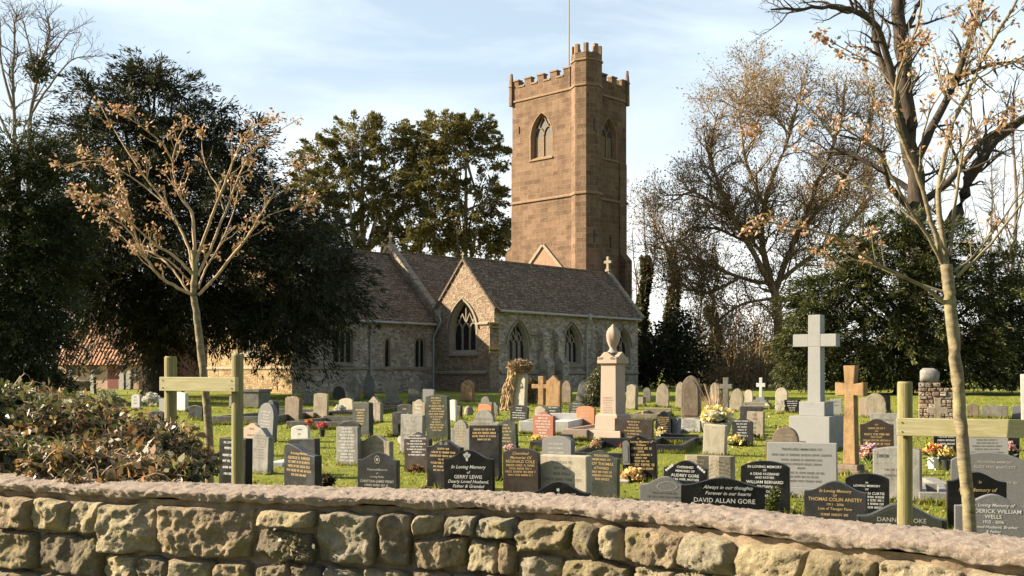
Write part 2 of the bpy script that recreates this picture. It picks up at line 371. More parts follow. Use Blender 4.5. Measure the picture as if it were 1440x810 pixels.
vs = scene.view_settings; vs.view_transform = 'Standard'; vs.look = 'None'; vs.exposure = 1.7; vs.gamma = 1; vs.use_curve_mapping = False
scene.display_settings.display_device = 'sRGB'
# ------------------------------------------------------------------ ground
def ground():
    xs = np.concatenate([[-3000,-1200,-500,-250,-120,-70], np.arange(-45, 45.1, .75), [70,120,250,500,1200,3000]])
    ys = np.concatenate([[-400,-100,-30,-10], np.arange(-3, 82, .75), [90,110,150,250,500,1200,4000]])
    X, Y = np.meshgrid(xs, ys); Z = np.vectorize(g)(Y)
    for i in range(len(ys)):
        for j in range(len(xs)):
            if 8 < Y[i,j] < 80 and abs(X[i,j]) < 45: Z[i,j] += .05*mnoise.noise((X[i,j]*.35, Y[i,j]*.35, 0))
    V = np.stack([X, Y, Z], -1).reshape(-1, 3); nx = len(xs); Q = []
    for i in range(len(ys)-1):
        for j in range(nx-1):
            b = i*nx+j; Q.append((b, b+1, b+nx+1, b+nx))
    n = N('churchyard_turf'); p = n.pos()
    a = n.noise(p, .5, 6, .65); c = n.ramp(a, [(.3, (.14,.165,.02)), (.5, (.20,.222,.028)), (.72, (.29,.265,.05))])
    c = n.mix(n.ramp(n.noise(p, 2.2, 6, .7), [(.55, 0.), (.75, .5)]), c, (.10,.085,.035))
    c = n.mix(.6, c, n.mix(1., c, n.ramp(n.noise(p, 22, 5, .7), [(.3, .3), (.7, 1.35)]), 'MULTIPLY'))
    n.bump(n.math('ADD', n.noise(p, 30, 6, .75), n.math('MULTIPLY', n.noise(p, 4, 3), 2)), 1., .06)
    o = npmesh('ground', V, Q, n.done(c, .95, .15), smooth=True); tag(o, kind='structure')
ground()
def grass():
    n = 150000
    y = HY + np.exp(rng.uniform(np.log(34), np.log(230), n)); x = rng.uniform(-60, 1500, n)
    tab_d = np.linspace(6, 60, 500); tab_y = np.array([HY+F*(H-g(d))/d for d in tab_d])
    d = np.interp(-y, -tab_y, tab_d); X = (x-CX)/F*d
    keep = d > 6.0; d, X = d[keep], X[keep]; n = len(d)
    keepn = np.array([mnoise.noise((X[i]*.9, d[i]*.9, 3)) > rng.uniform(-.7, .35) for i in range(n)]); d, X = d[keepn], X[keepn]; n = len(d)
    Z = np.vectorize(g)(d)-.01
    h = rng.uniform(.025, .065, n)*(1+(rng.random(n) < .05)*.8); w = rng.uniform(.006, .012, n)*(.6+d/26)
    th = rng.uniform(0, np.pi, n); lx, ly = rng.normal(0, .35, n)*h, rng.normal(0, .35, n)*h
    V = np.empty((n, 3, 3)); V[:,0] = np.stack([X-w*np.cos(th), d-w*np.sin(th), Z], -1); V[:,1] = np.stack([X+w*np.cos(th), d+w*np.sin(th), Z], -1)
    V[:,2] = np.stack([X+lx, d+ly, Z+h], -1)
    tag(npmesh('grass', V.reshape(-1,3), np.arange(n*3).reshape(-1,3), MAT['grassblade']), 'short bright green turf between the gravestones', 'grass', kind='stuff')
grass()
# ------------------------------------------------------------------ roadside wall
WT = 1.209
wp = []
for x, y in ((-420,664),(-200,664.5),(-60,665.5),(0,667),(150,674),(300,681),(500,687),(700,692),(850,701),(1000,712),(1150,729),(1300,743),(1440,757),(1560,770),(1800,795),(2100,825)):
    d = (H-WT)*F/(y-HY); wp.append(Vector(((x-CX)/F*d, d, 0)))
wline = smoothpoly(wp, 6)
ws = [0.]
for i in range(1, len(wline)): ws.append(ws[-1]+(wline[i]-wline[i-1]).length)
WX = np.array([p.x for p in wline]); WY = np.array([p.y for p in wline]); WS = np.array(ws)
def wall_pt(s, t, z):
    """s along, t metres towards the viewer from the back edge"""
    x, y = np.interp(s, WS, WX), np.interp(s, WS, WY)
    x2, y2 = np.interp(min(s+.15, WS[-1]), WS, WX), np.interp(min(s+.15, WS[-1]), WS, WY); x1, y1 = np.interp(max(s-.15, 0), WS, WX), np.interp(max(s-.15, 0), WS, WY)
    dx, dy = x2-x1, y2-y1; l = math.hypot(dx, dy)
    return (x+dy/l*t, y-dx/l*t, z)
def boundary_wall():
    root = empty('boundary_wall', (0, 0, 0), 0, 'low rough rubble stone wall with pinkish mortar coping along the churchyard edge', 'wall')
    TH = .30; L = WS[-1]
    # mortar core
    V, Q = [], []; nu, nz_ = int(L/.03), 44
    for i in range(nu+1):
        s = L*i/nu
        for k in range(nz_+1):
            z = .0+1.17*k/nz_
            t = TH-.035+.022*mnoise.fractal((s*9, z*9, 0), .8, 2, 5)-.02*(mnoise.noise((s*3, z*3, 7)) > .15)
            V.append(wall_pt(s, t, z))
    for i in range(nu):
        for k in range(nz_):
            b = i*(nz_+1)+k; Q.append((b, b+nz_+1, b+nz_+2, b+1))
    n = N('wall_mortar'); p = n.pos(); a = n.noise(p, 18, 8, .7)
    c = n.ramp(a, [(.3, (.13,.095,.065)), (.7, (.30,.225,.155))]); n.bump(a, .6, .02); mm = n.done(c, .95, .15)
    npmesh('mortar', V, Q, mm, root, True)
    mb = MB(); pts = [wall_pt(L*i/60, .01, 0) for i in range(61)]
    for i in range(60):
        a, b = pts[i], pts[i+1]; mb.add([a, b, (b[0],b[1],1.17), (a[0],a[1],1.17)], [(0,1,2,3)])
    mb.build('back_face', mm, root)
    # stones
    n = N('wall_rubble_stone'); geo = n.n('ShaderNodeNewGeometry'); p = geo.outputs['Position']
    c = n.ramp(geo.outputs['Random Per Island'], [(0,(.31,.25,.15)),(.18,(.42,.345,.225)),(.36,(.22,.18,.125)),(.5,(.35,.30,.215)),(.64,(.45,.365,.225)),(.8,(.27,.22,.155)),(.9,(.36,.275,.175))], 'CONSTANT')
    c = n.mix(.75, c, n.mix(1., c, n.ramp(n.noise(p, 16, 8, .75), [(.3, .4), (.7, 1.35)]), 'MULTIPLY'))
    c = n.mix(n.ramp(n.noise(p, 7, 7, .7), [(.53, 0.), (.68, .7)]), c, (.30,.26,.10))
    c = n.mix(n.ramp(n.noise(p, 23, 6, .75), [(.58, 0.), (.68, .65)]), c, (.50,.45,.33))
    c = n.mix(n.ramp(n.noise(p, 11, 7, .75), [(.58, 0.), (.68, .6)]), c, (.07,.058,.045))
    n.bump(n.math('ADD', n.noise(p, 40, 9, .75), n.math('MULTIPLY', n.noise(p, 11, 5, .6), 1.6)), 1., .035); sm = n.done(c, .92, .2)
    V, Q = [], []
    rnd = random.Random(11)
    def stone(s0, s1, z0, z1):
        w, h = s1-s0, z1-z0
        fine = z1 > .62; nu, nv = (max(8, int(w/.0075)), max(6, int(h/.0075))) if fine else (6, 5)
        b = len(V); dep = rnd.uniform(.018, .05); sk = [rnd.uniform(-.012, .012) for _ in range(4)]; tilt, tv = rnd.uniform(-.03, .03), rnd.uniform(-.02, .015); off = Vector((rnd.uniform(0,90), rnd.uniform(0,90), rnd.uniform(0,90)))
        planes = [(rnd.uniform(.022, .05), rnd.uniform(-.05, .05), rnd.uniform(-.04, .04)) for _ in range(9)]; cut = [rnd.uniform(.0, .25) for _ in range(4)]
        for i in range(nu+1):
            for k in range(nv+1):
                u, v = i/nu*2-1, k/nv*2-1
                # rounded, knocked-off corners
                cr_ = cut[(u > 0)+2*(v > 0)]; m = max(abs(u), abs(v)); ex = 1-cr_*.32*max(0, abs(u)+abs(v)-1)**1.3
                q = Vector((u*w*4, v*h*4, 0))+off
                su = s0+w*(u*ex+1)/2+sk[0]*v+sk[1]*v*u+.012*mnoise.noise(q*1.7)*(1 if m > .6 else .3); sz = z0+h*(v*ex+1)/2+sk[2]*u+.011*mnoise.noise(q*1.7+Vector((9,3,1)))*(1 if m > .6 else .3)
                e = (1-abs(u)**26)*(1-abs(v)**26)
                q2 = Vector((su*7, sz*7, 0))+off
                nsy = .020*mnoise.fractal(q2*1.5, .55, 2.1, 7)+.012*(1-2*abs(mnoise.noise(Vector((q2.x*1.1, q2.y*2.6, q2.z)))))
                fac = max(0, max(-k0+k1*u+k2*v for k0, k1, k2 in planes))   # facets split off the face
                t = TH-.045+max(e, 0)**.5*(dep+.045)*.9+e*(nsy-fac+tilt*u+tv*v)
                V.append(wall_pt(su, t, sz))
        for i in range(nu):
            for k in range(nv):
                a = b+i*(nv+1)+k; Q.append((a, a+nv+1, a+nv+2, a+1))
    s = 0.
    while s < L-.15:
        bw = rnd.uniform(.45, .8); s1 = min(L, s+bw); z = 1.155
        if s1 > L-.2: s1 = L
        while z > .05:
            h = rnd.choice([.05,.09,.13,.15,.18,.22]); h = min(h, z)
            x = s
            while x < s1-.01:
                w = rnd.uniform(.8, 2.1)*max(h, .10); x1 = x+w
                if s1-x1 < .09: x1 = s1
                gp = rnd.uniform(.002, .008)
                if h > .18 and rnd.random() < .25:
                    hh = h*rnd.uniform(.35, .65)
                    stone(x+gp, x1-gp, z-hh+.008, z-.006); stone(x+gp, x1-gp, z-h+.008, z-hh-.006)
                else: stone(x+gp, x1-gp, z-h+gp, z-.006)
                x = x1
            z -= h
        s = s1
    npmesh('rubble_stones', V, Q, sm, root, False)
    # coping of rough pinkish mortar
    V, Q = [], []; nu = int(L/.009); nv = 36
    for i in range(nu+1):
        s = L*i/nu; low = 1.170+.022*mnoise.noise((s*4.5, 0, 3))+.012*mnoise.noise((s*17, 0, 8))
        for k in range(nv+1):
            f = k/nv
            if f < .72: t, z = (TH+.012)*f/.72-.015, WT+.012*math.sin(f/.72*math.pi)
            else:
                th = (f-.72)/.28; t = TH-.003+.012*math.cos(th*2); z = WT-.004-(WT-low)*th**1.2
                if th > .85: t -= (th-.85)*.45
            q = Vector((s*10, t*10, z*10))
            dn = .007*mnoise.fractal(q*2.2, .35, 2.1, 6)+.005*mnoise.noise(Vector((s*2.2, t*2, 0)))
            ed = max(0, f-.6)*.035*mnoise.fractal(q*.9, .5, 2, 5)
            V.append(wall_pt(s, t+(dn if f > .65 else 0)+ed, z+(dn if f < .8 else dn*.3)))
    for i in range(nu):
        for k in range(nv):
            b = i*(nv+1)+k; Q.append((b, b+1, b+nv+2, b+nv+1))
    n = N('coping_mortar'); p = n.pos(); a = n.noise(p, 26, 8, .75)
    c = n.ramp(a, [(.3, (.29,.225,.18)), (.7, (.42,.345,.28))])
    c = n.mix(n.ramp(n.noise(p, 6, 6, .7), [(.5, 0.), (.72, .6)]), c, (.29,.225,.17))
    c = n.mix(n.ramp(n.noise(p, 120, 3), [(.6, 0.), (.7, .6)]), c, (.58,.51,.45))
    c = n.mix(n.ramp(n.noise(p, 9, 7, .75), [(.62, 0.), (.7, .6)]), c, (.10,.085,.06))
    n.bump(n.math('ADD', n.noise(p, 110, 8, .8), a), 1., .016)
    npmesh('coping', V, Q, n.done(c, .95, .15), root, True)
boundary_wall()
# ------------------------------------------------------------------ church (local: x = along the nave away from us, y = away to the far side)
CE = Vector((.687, .726)); CANG = math.atan2(CE.y, CE.x)
church = empty('parish_church', (-1.0, 60.0, 0), CANG, 'stone parish church with tall red sandstone tower, dark tiled roofs and lit gable', 'church')
GZ = .5
def gothic(cx, z0, w, hs, k=1., n=9):
    Rr = k*w; a1 = math.acos((Rr-w/2)/Rr)
    pts = [(cx-w/2, z0), (cx+w/2, z0)]
    pts += [(cx+w/2-Rr+Rr*math.cos(a1*i/n), z0+hs+Rr*math.sin(a1*i/n)) for i in range(n+1)]
    pts += [(cx-w/2+Rr-Rr*math.cos(a1*i/n), z0+hs+Rr*math.sin(a1*i/n)) for i in range(n-1, -1, -1)]
    return pts
def rect(cx, z0, w, h): return [(cx-w/2, z0), (cx+w/2, z0), (cx+w/2, z0+h), (cx-w/2, z0+h)]
def shrink(poly, s):
    cx = sum(p[0] for p in poly)/len(poly); cz = sum(p[1] for p in poly)/len(poly); out = []
    w = max(p[0] for p in poly)-min(p[0] for p in poly); h = max(p[1] for p in poly)-min(p[1] for p in poly)
    return [(cx+(p[0]-cx)*(1-2*s/w), cz+(p[1]-cz)*(1-2*s/h)) for p in poly]
class Plane:
    """wall plane: origin (x,y), along (ax,ay), inward (ix,iy) in church-local metres"""
    def __init__(s, o, a, i): s.o, s.a, s.i = o, a, i
    def __call__(s, q, z, d=0): return (s.o[0]+s.a[0]*q+s.i[0]*d, s.o[1]+s.a[1]*q+s.i[1]*d, z)
def wall(mb, pl, outline, holes=(), reveal=.3):
    loops = [[Vector((a, z, 0)) for a, z in outline]]+[[Vector((a, z, 0)) for a, z in h] for h in holes]
    flat = [p for l in loops for p in l]
    mb.add([pl(p.x, p.y) for p in flat], tessellate_polygon(loops))
    for h in holes:
        k = len(h); mb.add([pl(a, z) for a, z in h]+[pl(a, z, reveal) for a, z in h], [(i, (i+1) % k, k+(i+1) % k, k+i) for i in range(k)])
def bar(mb, pl, p, q, w, d0, d1):
    p, q = Vector(p), Vector(q); t = (q-p).normalized(); nn = Vector((-t.y, t.x))*w/2
    c = [p-nn, q-nn, q+nn, p+nn]
    mb.add([pl(v.x, v.y, d0) for v in c]+[pl(v.x, v.y, d1) for v in c], [(0,1,2,3),(4,7,6,5),(0,4,5,1),(1,5,6,2),(2,6,7,3),(3,7,4,0)])
def window(pl, hole, lights, mat, spring=None, splay=.12, depth=.3, head=True, hood=None, sill=True, name='window', glass=None):
    """dressed frame (a splayed ring), mullions and tracery, glass behind"""
    fr = MB(); inner = shrink(hole, splay); k = len(hole)
    fr.add([pl(a, z, .004) for a, z in hole]+[pl(a, z, depth-.03) for a, z in inner], [(i, (i+1) % k, k+(i+1) % k, k+i) for i in range(k)])
    out = shrink(hole, -.10)
    fr.add([pl(a, z, -.012) for a, z in out]+[pl(a, z, -.012) for a, z in hole], [(i, (i+1) % k, k+(i+1) % k, k+i) for i in range(k)])
    fr.add([pl(a, z, .0) for a, z in out]+[pl(a, z, -.012) for a, z in out], [(i, (i+1) % k, k+(i+1) % k, k+i) for i in range(k)])
    wo_ = fr.build(name, mat, church)
    x0, x1 = min(p[0] for p in inner), max(p[0] for p in inner); z0, z1 = min(p[1] for p in inner), max(p[1] for p in inner)
    tr = MB(); sp_ = spring if spring else z1; dw = (x1-x0)/lights; a, b = depth-.09, depth+.02
    for i in range(1, lights): bar(tr, pl, (x0+dw*i, z0), (x0+dw*i, sp_ if head else z1), .085, a, b)
    if head:
        for i in range(lights):
            l, r_, c = x0+dw*i, x0+dw*(i+1), x0+dw*(i+.5); lift = dw*.85
            for s_ in (l, r_):
                arc = [(s_+(c-s_)*(1-math.cos(t*math.pi/2))*1, sp_+lift*math.sin(t*math.pi/2)*.9) for t in (0,.35,.7,1)]
                for p, q in zip(arc, arc[1:]): bar(tr, pl, p, q, .07, a, b)
        if lights > 1:
            apex = ((x0+x1)/2, z1)
            for i in range(lights):
                c = x0+dw*(i+.5); zt = sp_+dw*.76
                ztop = z1-abs(c-(x0+x1)/2)*1.45-.05
                if ztop > zt: bar(tr, pl, (c, zt), (c, ztop), .06, a, b)
            for i in range(1, lights):
                c = x0+dw*i; zt = sp_+dw*.9; off = .5*dw
                for sgn in (-1, 1):
                    ztop = min(z1-.1, sp_+dw*1.7)
                    bar(tr, pl, (c+sgn*off, sp_+dw*.76), (c, ztop), .055, a, b)
    if tr.v: tr.build('tracery', mat, wo_)
    gl = MB(); wall(gl, Plane((pl(0,0,depth)[0], pl(0,0,depth)[1]), pl.a, pl.i), inner); gl.build('pane', glass or MAT['glass'], wo_)
    if hood:
        hb = MB(); m = [p for p in shrink(hole, -.16) if p[1] >= hood]
        m2 = shrink(hole, -.27); m2 = [p for p in m2 if p[1] >= hood]
        kk = min(len(m), len(m2))
        for i in range(kk-1):
            v = [m[i], m[i+1], m2[i+1], m2[i]]
            hb.add([pl(a, z, .0) for a, z in v]+[pl(a, z, -.09) for a, z in v], [(4,7,6,5),(0,4,5,1),(1,5,6,2),(2,6,7,3),(3,7,4,0)])
        hb.build('hood_mould', mat, wo_)
    if sill:
        sb = MB(); z = min(p[1] for p in hole); l, r_ = min(p[0] for p in hole)-.12, max(p[0] for p in hole)+.12
        c = [pl(l, z-.14, .0), pl(r_, z-.14, .0), pl(r_, z-.14, -.1), pl(l, z-.14, -.1), pl(l, z, .1), pl(r_, z, .1), pl(r_, z-.05, -.1), pl(l, z-.05, -.1)]
        sb.add(c, [(0,3,2,1),(4,5,6,7),(0,1,5,4),(2,3,7,6),(1,2,6,5),(3,0,4,7)]); sb.build('sill', mat, wo_)
    return wo_
def roofslab(name, e0, e1, r1, r0, mat, th=.12, over=.0):
    """e0,e1 eave points, r1,r0 ridge points"""
    e0, e1, r1, r0 = map(Vector, (e0, e1, r1, r0)); nn = (e1-e0).cross(r0-e0).normalized()
    if nn.z < 0: nn = -nn
    nu, nv = max(2, int((e1-e0).length/.3)), max(2, int((r0-e0).length/.3)); mb = MB()
    b = []
    for i in range(nu+1):
        for k in range(nv+1):
            p = e0.lerp(e1, i/nu).lerp(r0.lerp(r1, i/nu), k/nv)
            w = .0 if k in (0, nv) or i in (0, nu) else .03*mnoise.noise(p*.55)+.015*mnoise.noise(p*2)
            b.append(p+nn*(th+w))
    F_ = [(i*(nv+1)+k, (i+1)*(nv+1)+k, (i+1)*(nv+1)+k+1, i*(nv+1)+k+1) for i in range(nu) for k in range(nv)]
    mb.add(b, F_)
    mb.add([e0, e1, e1+nn*th, e0+nn*th], [(0,1,2,3)]); mb.add([e0, r0, r0+nn*th, e0+nn*th], [(0,1,2,3)]); mb.add([e1, r1, r1+nn*th, e1+nn*th], [(0,1,2,3)])
    mb.add([e0, e1, r1, r0], [(0,1,2,3)])
    return mb.build(name, mat, church)
def stone_cross(parent, x, y, z, h, along=(0,1), mat=None, name='gable_cross'):
    mb = MB(); ax, ay = along; t = h*.09
    def bx(a0, a1, z0, z1, tt):
        pts = [(a0, -tt), (a1, -tt), (a1, tt), (a0, tt)]
        mb.add([(x+ax*a-ay*b, y+ay*a+ax*b, zz) for zz in (z0, z1) for a, b in pts], [(0,3,2,1),(4,5,6,7),(0,1,5,4),(1,2,6,5),(2,3,7,6),(3,0,4,7)])
    bx(-t*1.8, t*1.8, z, z+h*.16, t*1.6); bx(-t, t, z+h*.16, z+h, t); bx(-h*.3, -t, z+h*.55, z+h*.73, t*.95); bx(t, h*.3, z+h*.55, z+h*.73, t*.95)
    return mb.build(name, mat or MAT['dressed'], parent, bevel=.01)
def coping(name, A, B, w, th, mat):
    """sloping coping stones from A (low) to B (apex), width w along x"""
    A, B = Vector(A), Vector(B); mb = MB(); t = (B-A).normalized(); up = Vector((0,0,1)); nn = (up-t*t.z).normalized(); sx_ = Vector((1,0,0))
    k = max(2, int((B-A).length/.55))
    for i in range(k):
        p, q = A.lerp(B, i/k+.004), A.lerp(B, (i+1)/k-.004)
        hgt = th*(1+.06*math.sin(i*2.7))
        vs_ = []
        for r_ in (p, q):
            for sx2, hh in ((-w/2, -.05), (w/2, -.05), (w/2, hgt), (0, hgt+.05), (-w/2, hgt)): vs_.append(r_+sx_*sx2+nn*hh)
        mb.add(vs_, [(0,1,2,3,4), (9,8,7,6,5)]+[(j, 5+j, 5+(j+1) % 5, (j+1) % 5) for j in range(5)])
    return mb.build(name, mat, church)
# south aisle ---------------------------------------------------
AL, AW, AE, AR = 13.43, 5.0, 5.42, 8.27
pl_aisle = Plane((0,0), (1,0), (0,1)); pl_gable = Plane((0,0), (0,1), (1,0))
wA = [gothic(2.0, 2.23, 1.65, 1.0), gothic(6.75, 2.23, 1.65, 1.0), gothic(11.8, 2.23, 1.5, 1.0)]
mb = MB(); wall(mb, pl_aisle, [(0, GZ-.6), (AL, GZ-.6), (AL, AE), (0, AE)], wA, .4)
wall(mb, Plane((AL,0), (0,1), (-1,0)), [(0, GZ-.6), (AW, GZ-.6), (AW, AE), (AW/2, AR), (0, AE)])
mb.build('aisle_wall', MAT['churchwall'], church)
wG = gothic(2.55, 2.85, 2.15, 1.25, .95)
mb = MB(); wall(mb, pl_gable, [(0, GZ-.6), (AW, GZ-.6), (AW, AE), (AW/2, AR-.03), (0, AE)], [wG], .4)
mb.build('gable_wall', MAT['gablewall'], church)
for h, l in zip(wA, (3, 3, 2)): window(pl_aisle, h, l, MAT['dressed'], 3.3, .13, .30, hood=3.25)
window(pl_gable, wG, 3, MAT['dressed'], 4.15, .16, .34, hood=4.1)
roofslab('aisle_roof', (.06, -.28, AE-.24), (AL+.05, -.28, AE-.24), (AL+.05, AW/2, AR-.02), (.06, AW/2, AR-.02), MAT['roof'])
roofslab('aisle_roof', (AL+.05, AW+.1, AE-.1), (.06, AW+.1, AE-.1), (.06, AW/2, AR-.02), (AL+.05, AW/2, AR-.02), MAT['roof'])
mb = MB(); mb.tube([(.0, AW/2, AR+.12), (AL, AW/2, AR+.12)], .09, 6); mb.build('ridge_tiles', MAT['roof'], church)
coping('gable_coping', (.0, -.12, AE-.12), (.0, AW/2, AR+.02), .2, .06, MAT['brownstone']); coping('gable_coping', (.0, AW+.05, AE-.05), (.0, AW/2, AR+.02), .2, .06, MAT['brownstone'])
coping('gable_coping', (AL+.05, -.3, AE-.2), (AL+.05, AW/2, AR+.1), .36, .18, MAT['dressed']); coping('gable_coping', (AL+.05, AW+.05, AE), (AL+.05, AW/2, AR+.1), .36, .18, MAT['dressed'])
stone_cross(church, AL+.05, AW/2, AR+.25, 1.0, (0,1)); stone_cross(church, -.02, AW/2, AR+.1, .35, (0,1), name='finial')
mb = MB(); mb.tube([(.15, -.36, AE-.2), (AL-.1, -.36, AE-.24)], .075, 8); mb.build('gutter', MAT['lead'], church)
def downpipe(pts, hopper=True):
    mb = MB(); mb.tube(pts, .06, 8)
    if hopper:
        p = pts[0]; mb.frustum(p[2]-.12, p[2]+.22, .09, .09, .17, .15, p[0], p[1])
    for i in range(1, 5):
        a, b = Vector(pts[-2]), Vector(pts[-1]); q = a.lerp(b, i/5); mb.lathe([(.085,-.04),(.085,.04)], 8, q)
    mb.build('downpipe', MAT['lead'], church, smooth=False)
downpipe([(8.05, -.32, AE-.3), (8.05, -.30, AE-.55), (8.05, -.12, AE-.9), (8.05, -.12, GZ)])
def buttress(x, y, ax, ay, w, stages, mat, name='buttress'):
    """stages: (z top of stage, projection); (ax,ay) outward"""
    mb = MB(); z = GZ-.6; px_, py_ = -ay, ax
    for i, (zt, pr) in enumerate(stages):
        nx_ = stages[i+1][1] if i+1 < len(stages) else 0.0
        sl = (pr-nx_)*1.1
        prof = [(0, z), (pr, z), (pr, zt-sl), (nx_ if nx_ else .0, zt), (0, zt)] if nx_ else [(0, z), (pr, z), (pr, zt-sl), (0, zt)]
        f = lambda s_: (lambda a, zz: (x+ax*a+px_*s_, y+ay*a+py_*s_, zz))
        mb.prism(prof, f(-w/2), f(w/2)); z = zt
    mb.build(name, mat, church)
buttress(4.0, 0, 0, -1, .6, [(2.7, .75), (4.4, .4)], MAT['churchwall']); buttress(5.35, 0, 0, -1, .6, [(2.7, .75), (4.4, .4)], MAT['churchwall']); buttress(9.55, 0, 0, -1, .6, [(2.7, .75), (4.4, .4)], MAT['churchwall'])
buttress(.12, .12, -.7071, -.7071, .5, [(3.1, .62), (4.55, .34)], MAT['gablewall'])
for z, pr in ((3.05, .66), (4.5, .4), (2.86, .66), (4.30, .4)):
    M = Matrix.Translation((.12-.7071*pr*.5, .12-.7071*pr*.5, z)) @ Matrix.Rotation(R(45), 4, 'Z')
    mb = MB(); mb.box(-pr*.5-.03, pr*.5, -.29, .29, -.07, .07, M); mb.build('weathering_stone', MAT['quoin'], church, bevel=.02)
def course(name, pl, q0, q1, z, pr, h, mat):
    mb = MB(); f = lambda q: (lambda a, zz: pl(q, zz, -a)); mb.prism([(0, z-h), (pr, z-h*.5), (pr, z), (0, z+h*.6)], f(q0), f(q1)); return mb.build(name, mat, church)
course('plinth_course', pl_aisle, .5, AL, 1.75, .1, .16, MAT['dressed']); course('plinth_course', pl_gable, .5, AW-.003, 1.75, .1, .16, MAT['dressed']); course('string_course', pl_gable, .45, 1.35, 4.55, .1, .14, MAT['dressed'])
course('string_course', pl_aisle, 2.95, 3.7, 4.0, .08, .12, MAT['dressed'])
# chancel --------------------------------------------------------
CX0, CY0, CY1, CEV, CRG = -10.1, 5.0, 13.4, 4.8, 8.95
cm = (CY0+CY1)/2
pl_ch = Plane((CX0, CY0), (1,0), (0,1)); pl_east = Plane((CX0, CY0), (0,1), (1,0))
hC = [rect(-6.75-CX0, 2.25, 1.35, 1.85), gothic(-3.6-CX0, 2.0, .36, 1.35, 1.1), rect(-1.1-CX0, 2.0, .78, 1.75)]
mb = MB(); wall(mb, pl_ch, [(0, GZ-.6), (-CX0-.004, GZ-.6), (-CX0-.004, CEV), (0, CEV)], hC, .35)
mb.build('chancel_wall', MAT['churchwall'], church)
hE = gothic(cm-CY0, 2.75, 2.0, 1.9)
mb = MB(); wall(mb, pl_east, [(0, GZ-.6), (CY1-CY0, GZ-.6), (CY1-CY0, CEV), (cm-CY0, CRG), (0, CEV)], [hE], .4); mb.build('east_wall', MAT['eastwall'], church)
window(pl_ch, hC[0], 3, MAT['dressed'], 3.75, .08, .17, head=True); window(pl_ch, hC[1], 1, MAT['dressed'], 3.3, .03, .12, head=False); window(pl_ch, hC[2], 2, MAT['dressed'], 3.45, .05, .14)
window(pl_east, hE, 3, MAT['dressed'], 4.6, .2, .4, hood=4.6)
course('plinth_course', pl_ch, .0, -CX0-.01, 2.0, .08, .14, MAT['dressed']); course('plinth_course', pl_east, .0, CY1-CY0, 2.0, .08, .14, MAT['dressed'])
roofslab('chancel_roof', (CX0-.15, CY0-.3, CEV-.26), (-.03, CY0-.3, CEV-.26), (-.03, cm, CRG), (CX0-.15, cm, CRG), MAT['roof'])
roofslab('chancel_roof', (-.03, CY1+.3, CEV-.26), (CX0-.15, CY1+.3, CEV-.26), (CX0-.15, cm, CRG), (-.03, cm, CRG), MAT['roof'])
mb = MB(); mb.tube([(CX0-.15, CY0-.36, CEV-.2), (-.1, CY0-.36, CEV-.22)], .07, 8); mb.build('gutter', MAT['lead'], church)
downpipe([(-4.9, CY0-.32, CEV-.3), (-4.9, CY0-.28, CEV-.5), (-4.9, CY0-.1, CEV-.8), (-4.9, CY0-.1, 2.3), (-4.9, CY0-.14, GZ)], False)
downpipe([(-.12, CY0-.5, 5.2), (-.12, CY0-.7, 4.9), (-.14, CY0-.75, 4.75), (-.16, CY0-.2, 3.95), (-.16, CY0-.12, 3.8), (-.16, CY0-.12, GZ)])
# nave -----------------------------------------------------------
NRG, NL = 9.15, 14.5
mb = MB(); wall(mb, Plane((0, CY0+.05), (0,1), (1,0)), [(0, 4.0), (CY1-CY0, 4.0), (CY1-CY0, 5.35), (cm-CY0-.05, 9.6), (0, 5.35)])
wall(mb, Plane((.35, CY0+.05), (0,1), (1,0)), [(0, 4.0), (CY1-CY0, 4.0), (CY1-CY0, 5.35), (cm-CY0-.05, 9.6), (0, 5.35)])
wall(mb, Plane((0, CY1), (1,0), (0,-1)), [(0, -.1), (NL, -.1), (NL, 5.2), (0, 5.2)]); wall(mb, Plane((.4, CY0+.1), (1,0), (0,1)), [(0, 3.5), (NL, 3.5), (NL, 5.0), (0, 5.0)])
mb.build('nave_wall', MAT['gablewall'], church)
roofslab('nave_roof', (.35, CY0, 4.95), (NL-.02, CY0, 4.95), (NL-.02, cm, NRG), (.35, cm, NRG), MAT['roof']); roofslab('nave_roof', (NL-.02, CY1+.2, 4.95), (.35, CY1+.2, 4.95), (.35, cm, NRG), (NL-.02, cm, NRG), MAT['roof'])
coping('gable_coping', (.17, CY0-.15, 5.3), (.17, cm, 9.62), .5, .14, MAT['dressed']); coping('gable_coping', (.17, CY1+.15, 5.3), (.17, cm, 9.62), .5, .14, MAT['dressed'])
stone_cross(church, .17, cm, 9.75, .75, (0,1))
mb = MB(); mb.tube([(.4, cm, NRG+.14), (NL, cm, NRG+.14)], .09, 6); mb.tube([(CX0, cm, CRG+.14), (-.05, cm, CRG+.14)], .09, 6); mb.build('ridge_tiles', MAT['roof'], church)
